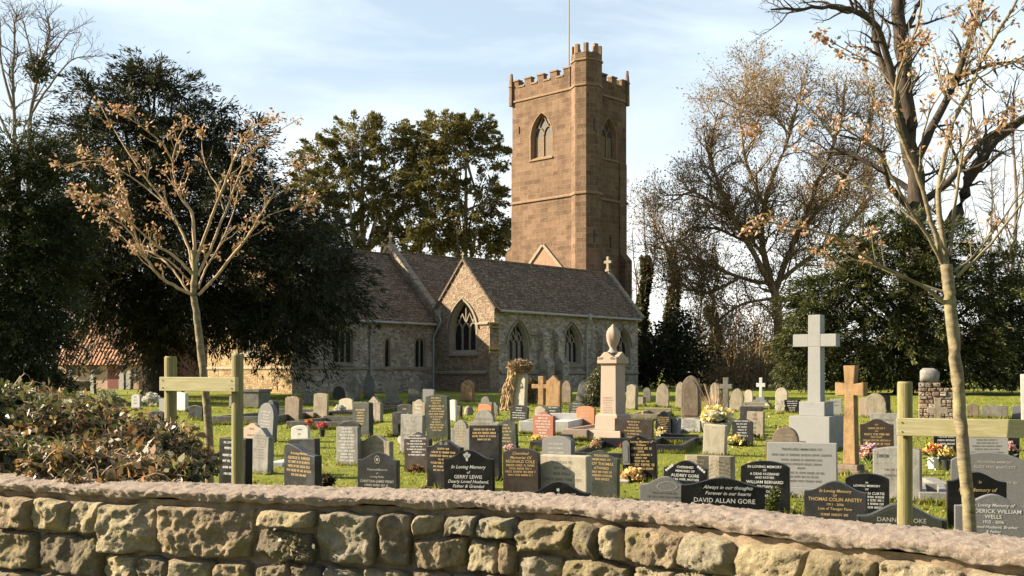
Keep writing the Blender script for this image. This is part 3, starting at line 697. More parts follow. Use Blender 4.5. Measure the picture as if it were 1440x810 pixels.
# tower ----------------------------------------------------------
TX0, TX1, TY0, TY1 = 14.5, 20.2, 6.1, 12.3; TS, TT = 21.75, 22.75; S2 = 14.25
pe = Plane((TX0, TY0), (0,1), (1,0)); ps = Plane((TX0, TY0), (1,0), (0,1)); TMt = MAT['tower']
hb = gothic(9.45-TY0, 17.25, 2.05, 1.55, .95); hs = gothic(18.15-TX0, 17.25, 1.7, 1.55, .95); hl = rect(17.2-TX0, 19.2, .22, .9)
slit = rect(11.6-TY0, 19.3, .14, .55); slit2 = rect(18.3-TX0, 10.8, .2, .8)
mb = MB(); wall(mb, pe, [(0, -.1), (TY1-TY0, -.1), (TY1-TY0, TS), (0, TS)], [hb, slit], .5); wall(mb, ps, [(0, -.1), (TX1-TX0, -.1), (TX1-TX0, TS), (0, TS)], [hs, slit2], .5)
wall(mb, Plane((TX1, TY0), (0,1), (-1,0)), [(0, -.1), (TY1-TY0, -.1), (TY1-TY0, TS), (0, TS)]); wall(mb, Plane((TX0, TY1), (1,0), (0,-1)), [(0, -.1), (TX1-TX0, -.1), (TX1-TX0, TS), (0, TS)])
mb.add([(TX0,TY0,TS),(TX1,TY0,TS),(TX1,TY1,TS),(TX0,TY1,TS)], [(0,1,2,3)])
mb.add([(TX0+.5,TY0+.5,0),(TX0+.5,TY1,0),(TX0+.5,TY1,TS),(TX0+.5,TY0+.5,TS)], [(0,1,2,3)]); mb.add([(TX0+.5,TY0+.5,0),(TX1,TY0+.5,0),(TX1,TY0+.5,TS),(TX0+.5,TY0+.5,TS)], [(0,1,2,3)])
mb.build('tower', TMt, church)
def belfry(pl, hole, mat):
    w_ = window(pl, hole, 2, mat, 18.85, .12, .34, hood=None, sill=True, name='belfry_window', glass=MAT['iron'])
    lv = MB(); x0, x1 = min(p[0] for p in hole)+.18, max(p[0] for p in hole)-.18; z0 = hole[0][1]+.1
    i = -14
    while i < 26:      # pierced stone lattice
        for sgn in (1, -1):
            a = Vector((x0 if sgn > 0 else x1, z0+i*.2)); b = Vector((x1 if sgn > 0 else x0, z0+i*.2+(x1-x0)*1.15))
            lo, hi = max(0, (z0-a.y)/(b.y-a.y)), min(1, (18.9-a.y)/(b.y-a.y))
            if hi > lo+.02: bar(lv, pl, a.lerp(b, lo), a.lerp(b, hi), .06, .33+.01*(sgn > 0), .37+.01*(sgn > 0))
        i += 1
    lv.build('lattice', MAT['lightlouvre'], w_)
belfry(pe, hb, MAT['dressed_red']); belfry(ps, hs, MAT['dressed_red'])
def ring(name, z, pr, h, mat):
    mb = MB()
    for (a0, b0, a1, b1) in ((TX0-pr, TY0-pr, TX0, TY1+pr), (TX0, TY0-pr, TX1+pr, TY0), (TX1, TY0, TX1+pr, TY1+pr), (TX0, TY1, TX1, TY1+pr)):
        mb.box(a0, a1, b0, b1, z-h/2, z+h/2)
    mb.build(name, mat, church, bevel=.04)
ring('string_course', TS, .09, .16, MAT['dressed_red']); ring('string_course', S2, .12, .18, MAT['dressed_red']); 
# parapet with merlons
mb = MB(); cap = MB(); th = .35
def parapet_side(pl, length, n):
    mb.prism([(0,TS+.1),(length,TS+.1),(length,TT),(0,TT)], lambda a,z: pl(a,z,-.02), lambda a,z: pl(a,z,th))
    cw = length/(2*n-1)
    for i in range(n):
        a0, a1 = i*2*cw, i*2*cw+cw
        mb.prism([(a0,TT-.01),(a1,TT-.01),(a1,TT+.5),(a0,TT+.5)], lambda a,z: pl(a,z,-.017), lambda a,z: pl(a,z,th-.003))
        cap.prism([(a0-.04,TT+.49),(a1+.04,TT+.49),(a1+.04,TT+.58),(a0-.04,TT+.58)], lambda a,z: pl(a,z,-.08), lambda a,z: pl(a,z,th+.06))
        if i < n-1: cap.prism([(a1+.003,TT-.02),(a1+cw-.003,TT-.02),(a1+cw-.003,TT+.10),(a1+.003,TT+.10)], lambda a,z: pl(a,z,-.08), lambda a,z: pl(a,z,th+.06))
parapet_side(Plane((TX0, TY0+.6), (0,1), (1,0)), TY1-TY0-.6, 5); parapet_side(Plane((TX0+1.6, TY0), (1,0), (0,1)), TX1-TX0-1.6, 4)
parapet_side(Plane((TX1, TY0), (0,1), (-1,0)), TY1-TY0, 4); parapet_side(Plane((TX0, TY1), (1,0), (0,-1)), TX1-TX0, 4)
po = mb.build('parapet', TMt, church); cap.build('merlon_caps', MAT['dressed_red'], po)
def pinnacle(x, y, z0, z1, r):
    mb = MB(); mb.frustum(z0, z1-.9, r, r, r*.9, r*.9, x, y); mb.frustum(z1-.9, z1, r*.95, r*.95, r*.5, r*.5, x, y); mb.frustum(z1-1.0, z1-.85, r*1.25, r*1.25, r*1.1, r*1.1, x, y)
    mb.build('pinnacle', MAT['tower'], church, bevel=.02)
pinnacle(TX0-.05, TY1+.05, TS-.3, TT+1.1, .14); pinnacle(TX1+.05, TY0-.05, TS-.3, TT+1.3, .13); pinnacle(TX1+.05, TY1+.05, TS-.3, TT+1.25, .16)
# stair turret: an octagon on the near corner
tcx, tcy, ta = 15.12, 5.72, 1.0; rr = ta/math.cos(math.pi/8)
def octa(r_): return [(tcx+r_*math.cos(R(15)+math.pi/8+i*math.pi/4), tcy+r_*math.sin(R(15)+math.pi/8+i*math.pi/4)) for i in range(8)]
mb = MB(); o = octa(rr)
for i in range(8):
    (a0, b0), (a1, b1) = o[i], o[(i+1) % 8]; mb.add([(a0,b0,-.1),(a1,b1,-.1),(a1,b1,24.0),(a0,b0,24.0)], [(0,1,2,3)])
mb.add([(a,b,23.6) for a,b in o], [tuple(range(8))])
tu = mb.build('stair_turret', TMt, church)
mb = MB(); mc_ = MB(); oi = octa(rr-.3)
for i in range(8):
    A0, A1, B0, B1 = Vector(o[i]), Vector(o[(i+1) % 8]), Vector(oi[i]), Vector(oi[(i+1) % 8])
    for f0, f1 in ((0, .24), (.76, 1)):
        q = [A0.lerp(A1, f0), A0.lerp(A1, f1), B0.lerp(B1, f1), B0.lerp(B1, f0)]
        mb.add([(p.x,p.y,z) for z in (23.9, 24.62) for p in q], [(0,3,2,1),(4,5,6,7),(0,1,5,4),(1,2,6,5),(2,3,7,6),(3,0,4,7)])
    q = [A0, A1, B1, B0]; mb.add([(p.x,p.y,z) for z in (23.55, 23.98) for p in q], [(0,3,2,1),(4,5,6,7),(2,3,7,6)])
mb.build('battlement', MAT['dressed_red'], tu)
for z, h, m in ((TS, .16, 'dressed_red'), (S2, .18, 'dressed_red'), (23.5, .14, 'dressed_red')):
    mb = MB(); oo = octa(rr+.09); mb.add([(a,b,zz) for zz in (z-h/2, z+h/2) for a,b in oo], [tuple(range(8)), tuple(range(15,7,-1))]+[(i,(i+1) % 8,8+(i+1) % 8,8+i) for i in range(8)]); mb.build('string_course', MAT[m], tu, bevel=.04)
for z in (19.0, 11.2, 6.5):
    M = Matrix.Translation((tcx, tcy, z)) @ Matrix.Rotation(R(240), 4, 'Z'); mb = MB(); mb.box(ta-.02, ta+.006, .12, .24, -.45, .45, M); mb.build('slit_window', MAT['iron'], tu)
M = Matrix.Translation((tcx, tcy, 22.6)) @ Matrix.Rotation(R(-45), 4, 'Z'); mb = MB(); mb.tube([M @ Vector((ta, 0, 0)), M @ Vector((ta+.45, 0, .05))], .07, 6); mb.build('water_spout', MAT['iron'], tu)
# tower buttresses, old roof line, flagpole
def dbutt(x, y, ax, ay, w, st): buttress(x, y, ax, ay, w, st, TMt)
dbutt(TX0+.5, TY1, 0, 1, .9, [(11.2, .8), (17.9, .15)]); dbutt(TX1-.5, TY0, 0, -1, .8, [(10.5, .6), (17.2, .12)]); dbutt(TX1, TY0+.6, 1, 0, .8, [(10.5, .6), (17.2, .15)])
mb = MB(); apx = (cm-TY0+.02, 10.95)
for sgn in (-1, 1): bar(mb, pe, (apx[0]+sgn*.04, apx[1]), (apx[0]+sgn*2.9, apx[1]-2.9), .2, -.14, .02)
mb.build('old_roof_drip_mould', MAT['dressed'], church)
n_ = N('pale_infill_rubble'); p_ = n_.pos(); f_ = n_.noise(p_, 4, 8, .75); n_.bump(f_, .6, .05)
mb = MB(); mb.prism([(apx[0]-2.3, 8.5), (apx[0]+2.3, 8.5), (apx[0], apx[1]-.15)], lambda a,z: pe(a,z,-.03), lambda a,z: pe(a,z,.01)); mb.build('old_roof_infill', n_.done(n_.ramp(f_, [(.3,(.22,.13,.08)),(.7,(.33,.22,.15))]), .9, .2), church)
mb = MB(); mb.tube([(17.3, 9.2, TS), (17.3, 9.2, 29), (17.3, 9.2, 36.5)], [.06, .05, .035], 8); mb.lathe([(.02,-.1),(.14,0),(.02,.12)], 8, (17.3, 9.2, 36.55)); mb.build('flagpole', plain('grey_painted_pole', (.25,.25,.25), .5, .05), church)
# ------------------------------------------------------------------ cottages behind the yew
def cottage(name, x0, x1, d, yeave, yridge, label, wallmat, depth=5.5, ang=-.25, door=True, lower=None):
    a, b = P(x0, yeave, d), P(x1, yeave, d); L = (b-a).length; ez, rz_ = a.z, P(x0, yridge, d+2.5).z
    root = empty(name, (a.x, a.y, 0), ang, label, 'cottage'); gz = g(d)
    mb = MB(); mb.add([(0,0,gz-.3),(L,0,gz-.3),(L,depth,gz-.3),(0,depth,gz-.3),(0,0,ez),(L,0,ez),(L,depth,ez),(0,depth,ez),(0,depth/2,rz_),(L,depth/2,rz_)], [(0,1,5,4),(1,2,6,9,5),(2,3,7,6),(3,0,4,8,7)]); mb.build('wall', wallmat, root)
    mb = MB(); o_ = .3
    for y0, y1 in ((-o_, depth/2), (depth+o_, depth/2)):
        zz = ez-o_*(rz_-ez)/(depth/2); nn = Vector((0, -(rz_-ez) if y0 < 0 else (rz_-ez), depth/2)).normalized()*.1
        q = [Vector((-.2,y0,zz)), Vector((L+.2,y0,zz)), Vector((L+.2,y1,rz_)), Vector((-.2,y1,rz_))]
        mb.add([p+nn for p in q]+[p+nn*.1 for p in q], [(0,1,2,3),(4,7,6,5),(0,4,5,1),(1,5,6,2),(3,7,4,0)])
    rf = mb.build('roof', MAT['pantile'], root)
    mb = MB(); mb.tube([(-.2, depth/2, rz_+.1), (L+.2, depth/2, rz_+.1)], .12, 6); mb.build('ridge_tiles', MAT['pantile'], rf)
    if door:
        mb = MB(); mb.box(L*.62, L*.62+.9, -.03, .03, gz, gz+1.95); dr = mb.build('door', plain('dull_red_door', (.22,.07,.05), .6, .2), root)
        mb = MB(); mb.box(L*.62+.75, L*.62+.8, -.08, -.031, gz+.95, gz+1.05); mb.build('handle', MAT['iron'], dr)
        for fx in (.1, .4):
            mb = MB(); mb.box(L*fx, L*fx+.75, -.045, .03, gz+.95, gz+1.85); fr = mb.build('window', MAT['timber'], root)
            mb = MB(); mb.box(L*fx+.06, L*fx+.35, -.05, -.046, gz+1.0, gz+1.8); mb.box(L*fx+.40, L*fx+.69, -.05, -.046, gz+1.0, gz+1.8); mb.build('pane', MAT['glass'], fr)
    return root
cottage('cottage', 82, 210, 72, 507, 440, 'pink limewashed cottage with steep pantile roof, glimpsed behind the yew', MAT['render'])
cottage('cottage', 232, 322, 74, 490, 452, 'low brick outbuilding with pantile roof beside the chancel end', MAT['brickwall'], 4.5, -.2, False)
# ------------------------------------------------------------------ foliage and trees
def frames(D, roll):
    D = D/np.linalg.norm(D, axis=1, keepdims=True)
    up = np.tile(np.array([[.12,.2,.97]]), (len(D),1)); A = np.cross(D, up); A /= np.linalg.norm(A, axis=1, keepdims=True)+1e-9
    B = np.cross(D, A); c, s = np.cos(roll)[:,None], np.sin(roll)[:,None]
    return D, A*c+B*s, -A*s+B*c
def leaf_quads(C, D, L, W, roll, fold=0.):
    """C (n,3) roots, D directions; kite shaped leaves"""
    D, A, B = frames(D, roll); L = L[:,None]; W = W[:,None]; n = len(C)
    V = np.empty((n,4,3)); V[:,0] = C; V[:,1] = C+D*L*.55+A*W*.5+B*W*fold; V[:,2] = C+D*L; V[:,3] = C+D*L*.5-A*W*.5+B*W*fold
    return V.reshape(-1,3), np.arange(n*4).reshape(-1,4)
def rdir(n):
    v = rng.normal(size=(n,3)); return v/np.linalg.norm(v, axis=1, keepdims=True)
def blob_world(bl, d, rd):
    """(x,y,rx,ry[,dd]) in picture units at distance d -> centre, radii in metres"""
    x, y, rx, ry = bl[:4]; dd = bl[4] if len(bl) > 4 else 0
    c = P(x, y, d+dd); s = (d+dd)/F
    return np.array(c), np.array([rx*s, min(rx, ry*1.3)*s*rd, ry*s])
def evergreen(name, label, base, d, blobs, mat, plumes, per, ql, qw, droop, trunk_r, barkm, rd=.9, cat='tree', group=None, top=None, plen=(.8,1.8), fill=.35, limbs=14, lean=0):
    bx, by = base; gz = g(d); o = P(bx, by, d); root = empty(name, (o.x, o.y, gz), 0, label, cat, group); O = np.array([o.x, o.y, gz])
    bw = [blob_world(b, d, rd) for b in blobs]; vol = np.array([r[0]*r[2] for c, r in bw]); pr = vol/vol.sum()
    core = np.average([c for c,_ in bw], axis=0, weights=vol)
    C, D, L, W = [], [], [], []
    idx = rng.choice(len(bw), plumes, p=pr)
    for i in idx:
        c, r = bw[i]; n = rdir(1)[0]; rad = rng.uniform(.55, 1.0) if rng.random() > fill else rng.uniform(.1, .6)
        p = c+n*r*rad
        if p[2] < gz+.5: continue
        out = n*np.array([1,1,.6])+(p-core)/(np.linalg.norm(p-core)+.1)*.5; out /= np.linalg.norm(out)
        ln = rng.uniform(*plen)*(1.7 if rng.random() < .18 else 1); k = int(per*rng.uniform(.6, 1.4)); t = rng.random(k)**.8
        ax = out*1.0+np.array([0,0,-droop*.4])
        pts = p+ax*ln*(t[:,None]-.45)+np.array([0,0,-droop*ln])*(t[:,None]**2)*.6
        side = rng.normal(size=(k,3))*(ln*.20*(1.15-t))[:,None]*np.array([1,1,.6]); pts = pts+side
        dirs = out*.9+side/(ln*.2)*.55+np.array([0,0,-droop*.7])+rng.normal(size=(k,3))*.35
        C.append(pts); D.append(dirs); L.append(rng.uniform(.6,1.4,k)*ql); W.append(rng.uniform(.6,1.4,k)*qw)
    C, D, L, W = np.concatenate(C), np.concatenate(D), np.concatenate(L), np.concatenate(W)
    ok = C[:,2] > gz+.25; C, D, L, W = C[ok], D[ok], L[ok], W[ok]
    V, Q = leaf_quads(C-O, D, L, W, rng.uniform(0, 6.28, len(C)), .15)
    cr = npmesh('crown', V, Q, mat, root)
    mb = MB(); tp = Vector(np.array(top) if top is not None else core)-Vector(O); h = tp.z
    spine = smoothpoly([(0,0,-.2), (lean*.1+.05*h*random.uniform(-1,1), 0, h*.3), tp*.75, tp+Vector((0,0,h*.15))], 5)
    rr = [trunk_r*(1.25 if i == 0 else 1)*(1-.85*i/(len(spine)-1)) for i in range(len(spine))]
    mb.tube(spine, rr, 9)
    for j in range(limbs):
        c, r = bw[rng.integers(len(bw))]; e = Vector(c+rdir(1)[0]*r*.6-O); s = spine[random.randint(len(spine)//4, len(spine)-2)]
        if e.z < .6: continue
        m = s.lerp(e, .5)+Vector((random.uniform(-.3,.3), random.uniform(-.3,.3), random.uniform(-.1,.5)))*(e-s).length*.2
        pl = smoothpoly([s, m, e], 4); r0 = trunk_r*random.uniform(.22, .4); mb.tube(pl, [r0*(1-.85*i/(len(pl)-1)) for i in range(len(pl))], 5, False)
    mb.build('trunk', barkm, root, smooth=True, uv=False)
    return root
yew_blobs = [(205,108,30,30),(245,120,38,22),(170,150,45,34),(265,160,42,30),(120,118,16,14),(130,200,60,50),(215,190,55,45),(300,195,50,32),(335,240,55,45),(362,190,22,14),(250,235,70,45),(120,290,75,85),(220,300,110,90),(340,300,95,70),(420,325,70,50),
  (300,370,130,70),(440,380,75,55),(478,400,46,34),(160,390,90,75),(95,370,55,60),(400,440,70,40),(300,425,90,40),(345,440,70,25),(440,430,40,26),(395,478,26,34),(250,420,80,45),(120,405,50,35),(112,452,22,16),(190,435,50,35),(225,470,40,50),(205,100,22,24)]
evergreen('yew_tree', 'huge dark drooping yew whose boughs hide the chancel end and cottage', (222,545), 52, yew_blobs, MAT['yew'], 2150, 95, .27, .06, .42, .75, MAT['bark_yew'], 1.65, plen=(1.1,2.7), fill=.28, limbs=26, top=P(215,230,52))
con_blobs = [(30,220,45,50),(70,230,40,45),(10,300,75,80),(85,300,45,60),(60,360,80,80),(0,420,80,90),(60,420,45,75),(10,490,75,60),(-60,330,90,150),(-80,470,90,90),(60,480,38,45),(20,540,75,35)]
evergreen('conifer_tree', 'dense green conifer at the churchyard edge, its flank catching sunlight', (20,568), 45, con_blobs, MAT['conifer'], 1500, 80, .22, .05, .35, .5, MAT['bark_yew'], .7, limbs=10, top=P(25,250,45))
ry_blobs = [(1270,325,55,45),(1225,355,60,50),(1320,350,60,55),(1180,400,70,60),(1285,420,110,85),(1385,400,80,80),(1130,440,40,45),(1160,480,70,60),(1250,500,110,70),(1370,490,100,75),(1440,440,60,110),(1130,505,45,40),(1300,535,140,35),(1460,530,60,50),(1190,535,60,30)]
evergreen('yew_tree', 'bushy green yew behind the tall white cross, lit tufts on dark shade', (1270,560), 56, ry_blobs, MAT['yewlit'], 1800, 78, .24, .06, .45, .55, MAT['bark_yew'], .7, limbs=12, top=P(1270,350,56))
oa = [(450,215,38,28),(500,195,42,32),(545,195,45,35),(590,215,40,30),(430,255,35,30),(480,255,50,35),(560,250,55,35),(450,300,45,35),(520,290,50,35),(590,300,40,30),(480,340,45,28),(555,340,45,28),(420,320,40,30)]
ob = [(625,185,40,26),(665,180,38,22),(690,215,28,30),(640,215,45,22),(610,250,42,30),(690,270,28,25),(640,270,40,22),(660,310,45,28),(700,320,25,25),(610,330,45,32),(650,345,55,18),(700,350,26,15)]
evergreen('evergreen_tree', 'olive green broad evergreen rising behind the chancel roof', (505,548), 98, [(x,y,rx*.9,ry*.9) for x,y,rx,ry in oa], MAT['olive'], 620, 120, .30, .13, .15, .55, MAT['bark_euc'], 1.0, plen=(.8,1.6), fill=.12, limbs=20, top=P(510,250,98))
evergreen('evergreen_tree', 'airy evergreen with pale forked limbs just beside the tower', (655,548), 96, [(x,y,rx*.88,ry*.88) for x,y,rx,ry in ob], MAT['olive'], 420, 105, .30, .13, .15, .45, MAT['bark_euc'], 1.0, plen=(.8,1.6), fill=.12, limbs=26, top=P(655,250,96))
# ---- bare trees grown as branching tubes
def spawn(mb, poly, r0, r1, level, prm, tips):
    """hang side branches on a polyline"""
    L = sum((poly[i+1]-poly[i]).length for i in range(len(poly)-1)); k = max(1, int(L*prm['dens'][level]))
    for _ in range(k):
        t = random.uniform(prm['start'] if level == 0 else .15, 1); f = t*(len(poly)-1); i = min(int(f), len(poly)-2); p = poly[i].lerp(poly[i+1], f-i); tg = (poly[i+1]-poly[i]).normalized()
        rv = Vector((random.gauss(0,1), random.gauss(0,1), random.gauss(0,1))); pr = (rv-tg*rv.dot(tg)).normalized(); an = R(random.uniform(*prm['ang']))
        d = tg*math.cos(an)+pr*math.sin(an)+Vector((0,0,prm['trop'])); d.normalize()
        ln = prm['len'][level]*random.uniform(.5, 1.15)*(1-.45*t); rr = min((r0+(r1-r0)*t)*.62, prm['rad'][level])
        pts = [p]; q = p.copy(); ns = 5 if level < 2 else 3; dd = d.copy()
        for j in range(ns):
            dd = (dd+Vector((random.gauss(0,1), random.gauss(0,1), random.gauss(0,1)))*prm['wig']+Vector((0,0,prm['trop']*.4-prm.get('sag',0)*(j/ns)))).normalized(); q = q+dd*ln/ns; pts.append(q.copy())
        re = max(rr*.3, prm['min']); mb.tube(pts, [rr+(re-rr)*j/ns for j in range(ns+1)], 5 if level == 0 else 3, False)
        tips.append((pts[-1], dd.copy()))
        if level+1 < len(prm['dens']): spawn(mb, pts, rr, re, level+1, prm, tips)
def bare_tree(name, label, d, base, limbs, prm, mat, cat='tree', group=None, tipmat=None, tipn=0, tips_size=.05):
    o = P(base[0], base[1], d); gz = g(d); root = empty(name, (o.x, o.y, gz), 0, label, cat, group); O = Vector((o.x, o.y, gz)); mb = MB(); fine = MB(); tips = []
    for pts, ra, rb, dep in limbs:
        n = len(pts); w = [P(x, y, d+dep*(i/(n-1))) - O for i, (x, y) in enumerate(pts)]
        pl = smoothpoly(w, 4); m = len(pl); pl = [p+Vector((random.gauss(0,1), random.gauss(0,1), random.gauss(0,1)))*ra*.12*(i > 0) for i, p in enumerate(pl)]
        mb.tube(pl, [ra+(rb-ra)*i/(m-1) for i in range(m)], 8, False); spawn(fine, pl, ra, rb, 0, prm, tips)
    mb.build('trunk', mat, root, smooth=True, uv=False); fine.build('branches', mat, root, smooth=True, uv=False)
    if tipmat:
        T = np.array([t[0] for t in tips]); D = np.array([t[1] for t in tips]); T = np.repeat(T, tipn, 0); D = np.repeat(D, tipn, 0); k = len(T)
        V, Q = leaf_quads(T+rng.normal(size=(k,3))*tips_size*2.5, D+rng.normal(size=(k,3))*.6, rng.uniform(.6,1.5,k)*tips_size*1.6, rng.uniform(.6,1.4,k)*tips_size, rng.uniform(0,6.28,k))
        npmesh('budding_tips', V, Q, tipmat, root)
    return root
PR = dict(dens=(1.0, 1.7, 2.6), len=(3.6, 1.7, .8), rad=(.10, .04, .022), ang=(30, 62), trop=.12, wig=.22, min=.012, start=.3)
# broad crowned tree right of the tower
broad = [([(1097,552),(1096,500),(1094,450),(1085,400)], .42, .32, 0), ([(1085,400),(1070,330),(1085,255),(1110,190),(1130,110)], .28, .06, 1), ([(1085,400),(1050,340),(1020,280),(1000,220),(1010,160)], .24, .05, -2),
  ([(1090,410),(1120,330),(1150,260),(1180,180),(1190,110)], .26, .06, 2), ([(1070,335),(1020,300),(975,270),(945,285)], .18, .04, -1), ([(1085,400),(1040,390),(990,370),(940,350),(915,300)], .18, .04, 2), ([(1090,400),(1140,360),(1190,320),(1230,250)], .2, .05, -2),
  ([(1080,300),(1050,230),(1040,150),(1060,105)], .16, .04, 3), ([(1110,190),(1085,150),(1090,100)], .1, .03, -2), ([(1120,330),(1180,260),(1215,190),(1230,120)], .15, .04, 3), ([(1040,390),(1000,410),(960,400),(930,330)], .12, .04, -3), ([(1085,420),(1040,430),(1000,460),(985,500)], .12, .04, -2), ([(1050,340),(1000,320),(960,330),(940,390)], .13, .03, 1), ([(1092,430),(1130,410),(1150,440),(1140,500)], .12, .03, -3)]
random.seed(5)
bare_tree('broad_bare_tree', 'broad rounded bare tree with fine budding twigs to the side of the tower', 82, (1097,552), broad, dict(PR, dens=(2.6, 3.0, 3.8), len=(4.4, 2.2, 1.1), start=.12, sag=.05, rad=(.08,.036,.023), min=.016), MAT['bark_bare'], tipmat=MAT['budtip'], tipn=2, tips_size=.1)
tall = [([(1292,560),(1290,420),(1288,300),(1280,200),(1272,110),(1265,20),(1262,-60)], .62, .35, 0), ([(1280,215),(1262,150),(1248,80),(1225,30),(1180,10),(1130,12),(1085,14)], .28, .05, -4), ([(1272,120),(1240,90),(1225,20),(1215,-60)], .25, .1, 2),
  ([(1283,240),(1310,180),(1345,110),(1370,40),(1390,-50)], .3, .1, 3), ([(1286,290),(1330,260),(1380,200),(1440,165),(1500,130)], .25, .08, -2), ([(1330,335),(1365,250),(1400,195),(1470,150)], .42, .2, 1), ([(1290,400),(1315,360),(1345,300)], .4, .36, 0), ([(1284,270),(1240,240),(1190,215),(1150,215)], .2, .05, 2), ([(1265,60),(1290,10),(1320,-60)], .2, .08, 2), ([(1286,300),(1250,260),(1235,210),(1180,190)], .2, .05, -2), ([(1345,110),(1400,90),(1460,85)], .14, .05, 2)]
bare_tree('tall_bare_tree', 'massive bare tree with dark trunk and spreading limbs above the right-hand yew', 62, (1292,560), tall, dict(PR, len=(3.6, 1.8, .9), dens=(1.2, 2.0, 2.4), start=.2), MAT['bark'])
ltree = [([(14,600),(16,300),(20,190),(18,100),(22,20)], .2, .05, 0), ([(18,150),(2,90),(0,30)], .11, .03, 1), ([(17,200),(-20,120),(-40,60)], .1, .03, 2)]
rtree = [([(40,600),(40,260),(42,170),(55,98),(70,50),(66,25)], .18, .04, 0), ([(44,160),(70,120),(100,85),(128,78)], .09, .02, -2), ([(52,110),(40,60),(30,20)], .08, .03, 1), ([(56,100),(85,60),(100,40)], .07, .02, 2)]
PL = dict(PR, dens=(1.3, 2.0, 2.2), len=(2.8, 1.4, .7), start=.45, rad=(.06,.03,.02), min=.013)
bare_tree('slender_bare_tree', 'thin bare tree standing tallest beyond the conifer', 70, (14,548), ltree, PL, MAT['bark_grey'])
t_ = bare_tree('slender_bare_tree', 'thin bare tree carrying a dark round mistletoe ball beyond the conifer', 68, (40,548), rtree, PL, MAT['bark_grey'])
def mass(name, label, cat, d, blobs, mat, n, size, stemmat=None, stems=0, rd=.8, group=None, wl=.55, base=None):
    bw = [blob_world(b, d, rd) for b in blobs]; vol = np.array([r[0]*r[2] for _, r in bw]); c0 = np.average([c for c,_ in bw], axis=0, weights=vol)
    O = np.array([c0[0], c0[1], g(d)]); root = empty(name, O, 0, label, cat, group)
    idx = rng.choice(len(bw), n, p=vol/vol.sum()); C = np.array([c for c,_ in bw])[idx]; Rr = np.array([r for _, r in bw])[idx]
    nd = rdir(n); rad = rng.random(n)**.45
    nz_ = np.array([1+.35*mnoise.noise(Vector(v*3)+Vector(c)) for v, c in zip(nd, C)])
    pts = C+nd*Rr*(rad*nz_)[:,None]; ok = pts[:,2] > g(d)+.02; pts, nd = pts[ok], nd[ok]; k = len(pts)
    V, Q = leaf_quads(pts-O, nd*.6+rng.normal(size=(k,3))*.7, rng.uniform(.5,1.5,k)*size, rng.uniform(.5,1.4,k)*size*wl, rng.uniform(0,6.28,k), .2)
    npmesh('leaves', V, Q, mat, root)
    if stems:
        mb = MB()
        for _ in range(stems):
            c, r = bw[rng.integers(len(bw))]; e = Vector(c+rdir(1)[0]*r*random.uniform(.6,1.15)-O); b = Vector((e.x*.6+random.uniform(-.4,.4)*r[0], e.y*.6+random.uniform(-.4,.4)*r[1], -.05)); m = b.lerp(e, .55)+Vector((random.uniform(-.15,.15), random.uniform(-.15,.15), .12))*(e-b).length
            pl = smoothpoly([b, m, e], 4); r0 = (e-b).length*.008+.004; mb.tube(pl, [r0*(1-.7*i/(len(pl)-1)) for i in range(len(pl))], 4, False)
        mb.build('stems', stemmat, root, uv=False)
    return root
# mistletoe belongs to its tree
bm_ = mass('mistletoe_ball', 'dark round mistletoe ball high in a bare tree', 'mistletoe', 68, [(55,98,20,20)], MAT['ivy'], 900, .22, MAT['bark_grey'], 0)
# ivy clad thin trees right of the tower
GI = 'thin ivy-covered trees beside the tower'
for i, (x, yt, yi, lab) in enumerate(((905,285,360,'slim bare tree with ivy sleeve nearest the church tower'), (945,300,350,'thickly ivied tree between tower and broad bare tree'), (1003,330,430,'short ivied stem in front of the broad bare tree'))):
    d = 84+i*2
    bare_tree('ivy_clad_tree', lab, d, (x,550), [([(x,552),(x-2,450),(x+3,380),(x,yt)], .14, .03, 0), ([(x,420),(x+14,370),(x+20,yt+25)], .07, .02, 1), ([(x,430),(x-12,380),(x-16,yt+40)], .07, .02, -1)], dict(PR, dens=(1.8,1.8), len=(1.9,.9), rad=(.04,.02), ang=(20,45), trop=.3, start=.3), MAT['bark_grey'], group=GI)
    rt = COL.objects[-1]
    root = [o for o in COL.objects if o.get('label') == lab][0]; O = np.array(root.location)
    n = 5200; t = rng.random(n)**.9; z0, z1 = P(x,552,d).z, P(x,yi,d).z
    rad = (.62-.34*t)*(.6+.5*np.array([mnoise.noise((a*6, i*3, 0)) for a in t])+.4)*rng.random(n)**.5; th = rng.uniform(0, 6.28, n)
    C = np.stack([P(x,500,d).x+rad*np.cos(th)*1.1+.25*np.sin(t*9+i), d+rad*np.sin(th), z0+(z1-z0)*t], -1)-O
    V, Q = leaf_quads(C, np.stack([np.cos(th), np.sin(th), rng.normal(-.3,.4,n)], -1)+rng.normal(size=(n,3))*.5, rng.uniform(.14,.34,n), rng.uniform(.1,.24,n), rng.uniform(0,6.28,n), .15)
    npmesh('ivy', V, Q, MAT['ivy'], root)
# scrub and dark bushes beyond the graves
mass('evergreen_bush', 'dark evergreen bush at the foot of the ivied trees', 'bush', 76, [(930,500,45,45),(975,515,45,35),(905,520,25,28),(955,470,30,35)], MAT['yew'], 9000, .26, MAT['bark'], 20)
mass('evergreen_bush', 'low dark bush behind the small stepped cross', 'bush', 72, [(1085,530,40,25),(1120,525,40,30),(1060,545,35,14)], MAT['yew'], 5000, .22, MAT['bark'], 12)
mass('evergreen_bush', 'dark shrub under the conifer beside the chest tomb', 'bush', 58, [(30,530,55,26),(78,535,20,16),(-20,520,40,40)], MAT['conifer'], 4500, .2, MAT['bark'], 12)
mass('scrub_thicket', 'tan leafless thicket beneath the broad bare tree', 'scrub', 88, [(1010,470,40,40),(1050,460,45,50),(1090,470,40,45),(1040,510,60,35),(1000,510,35,30)], MAT['bramble'], 5200, .30, MAT['bark_bare'], 260, wl=.3)
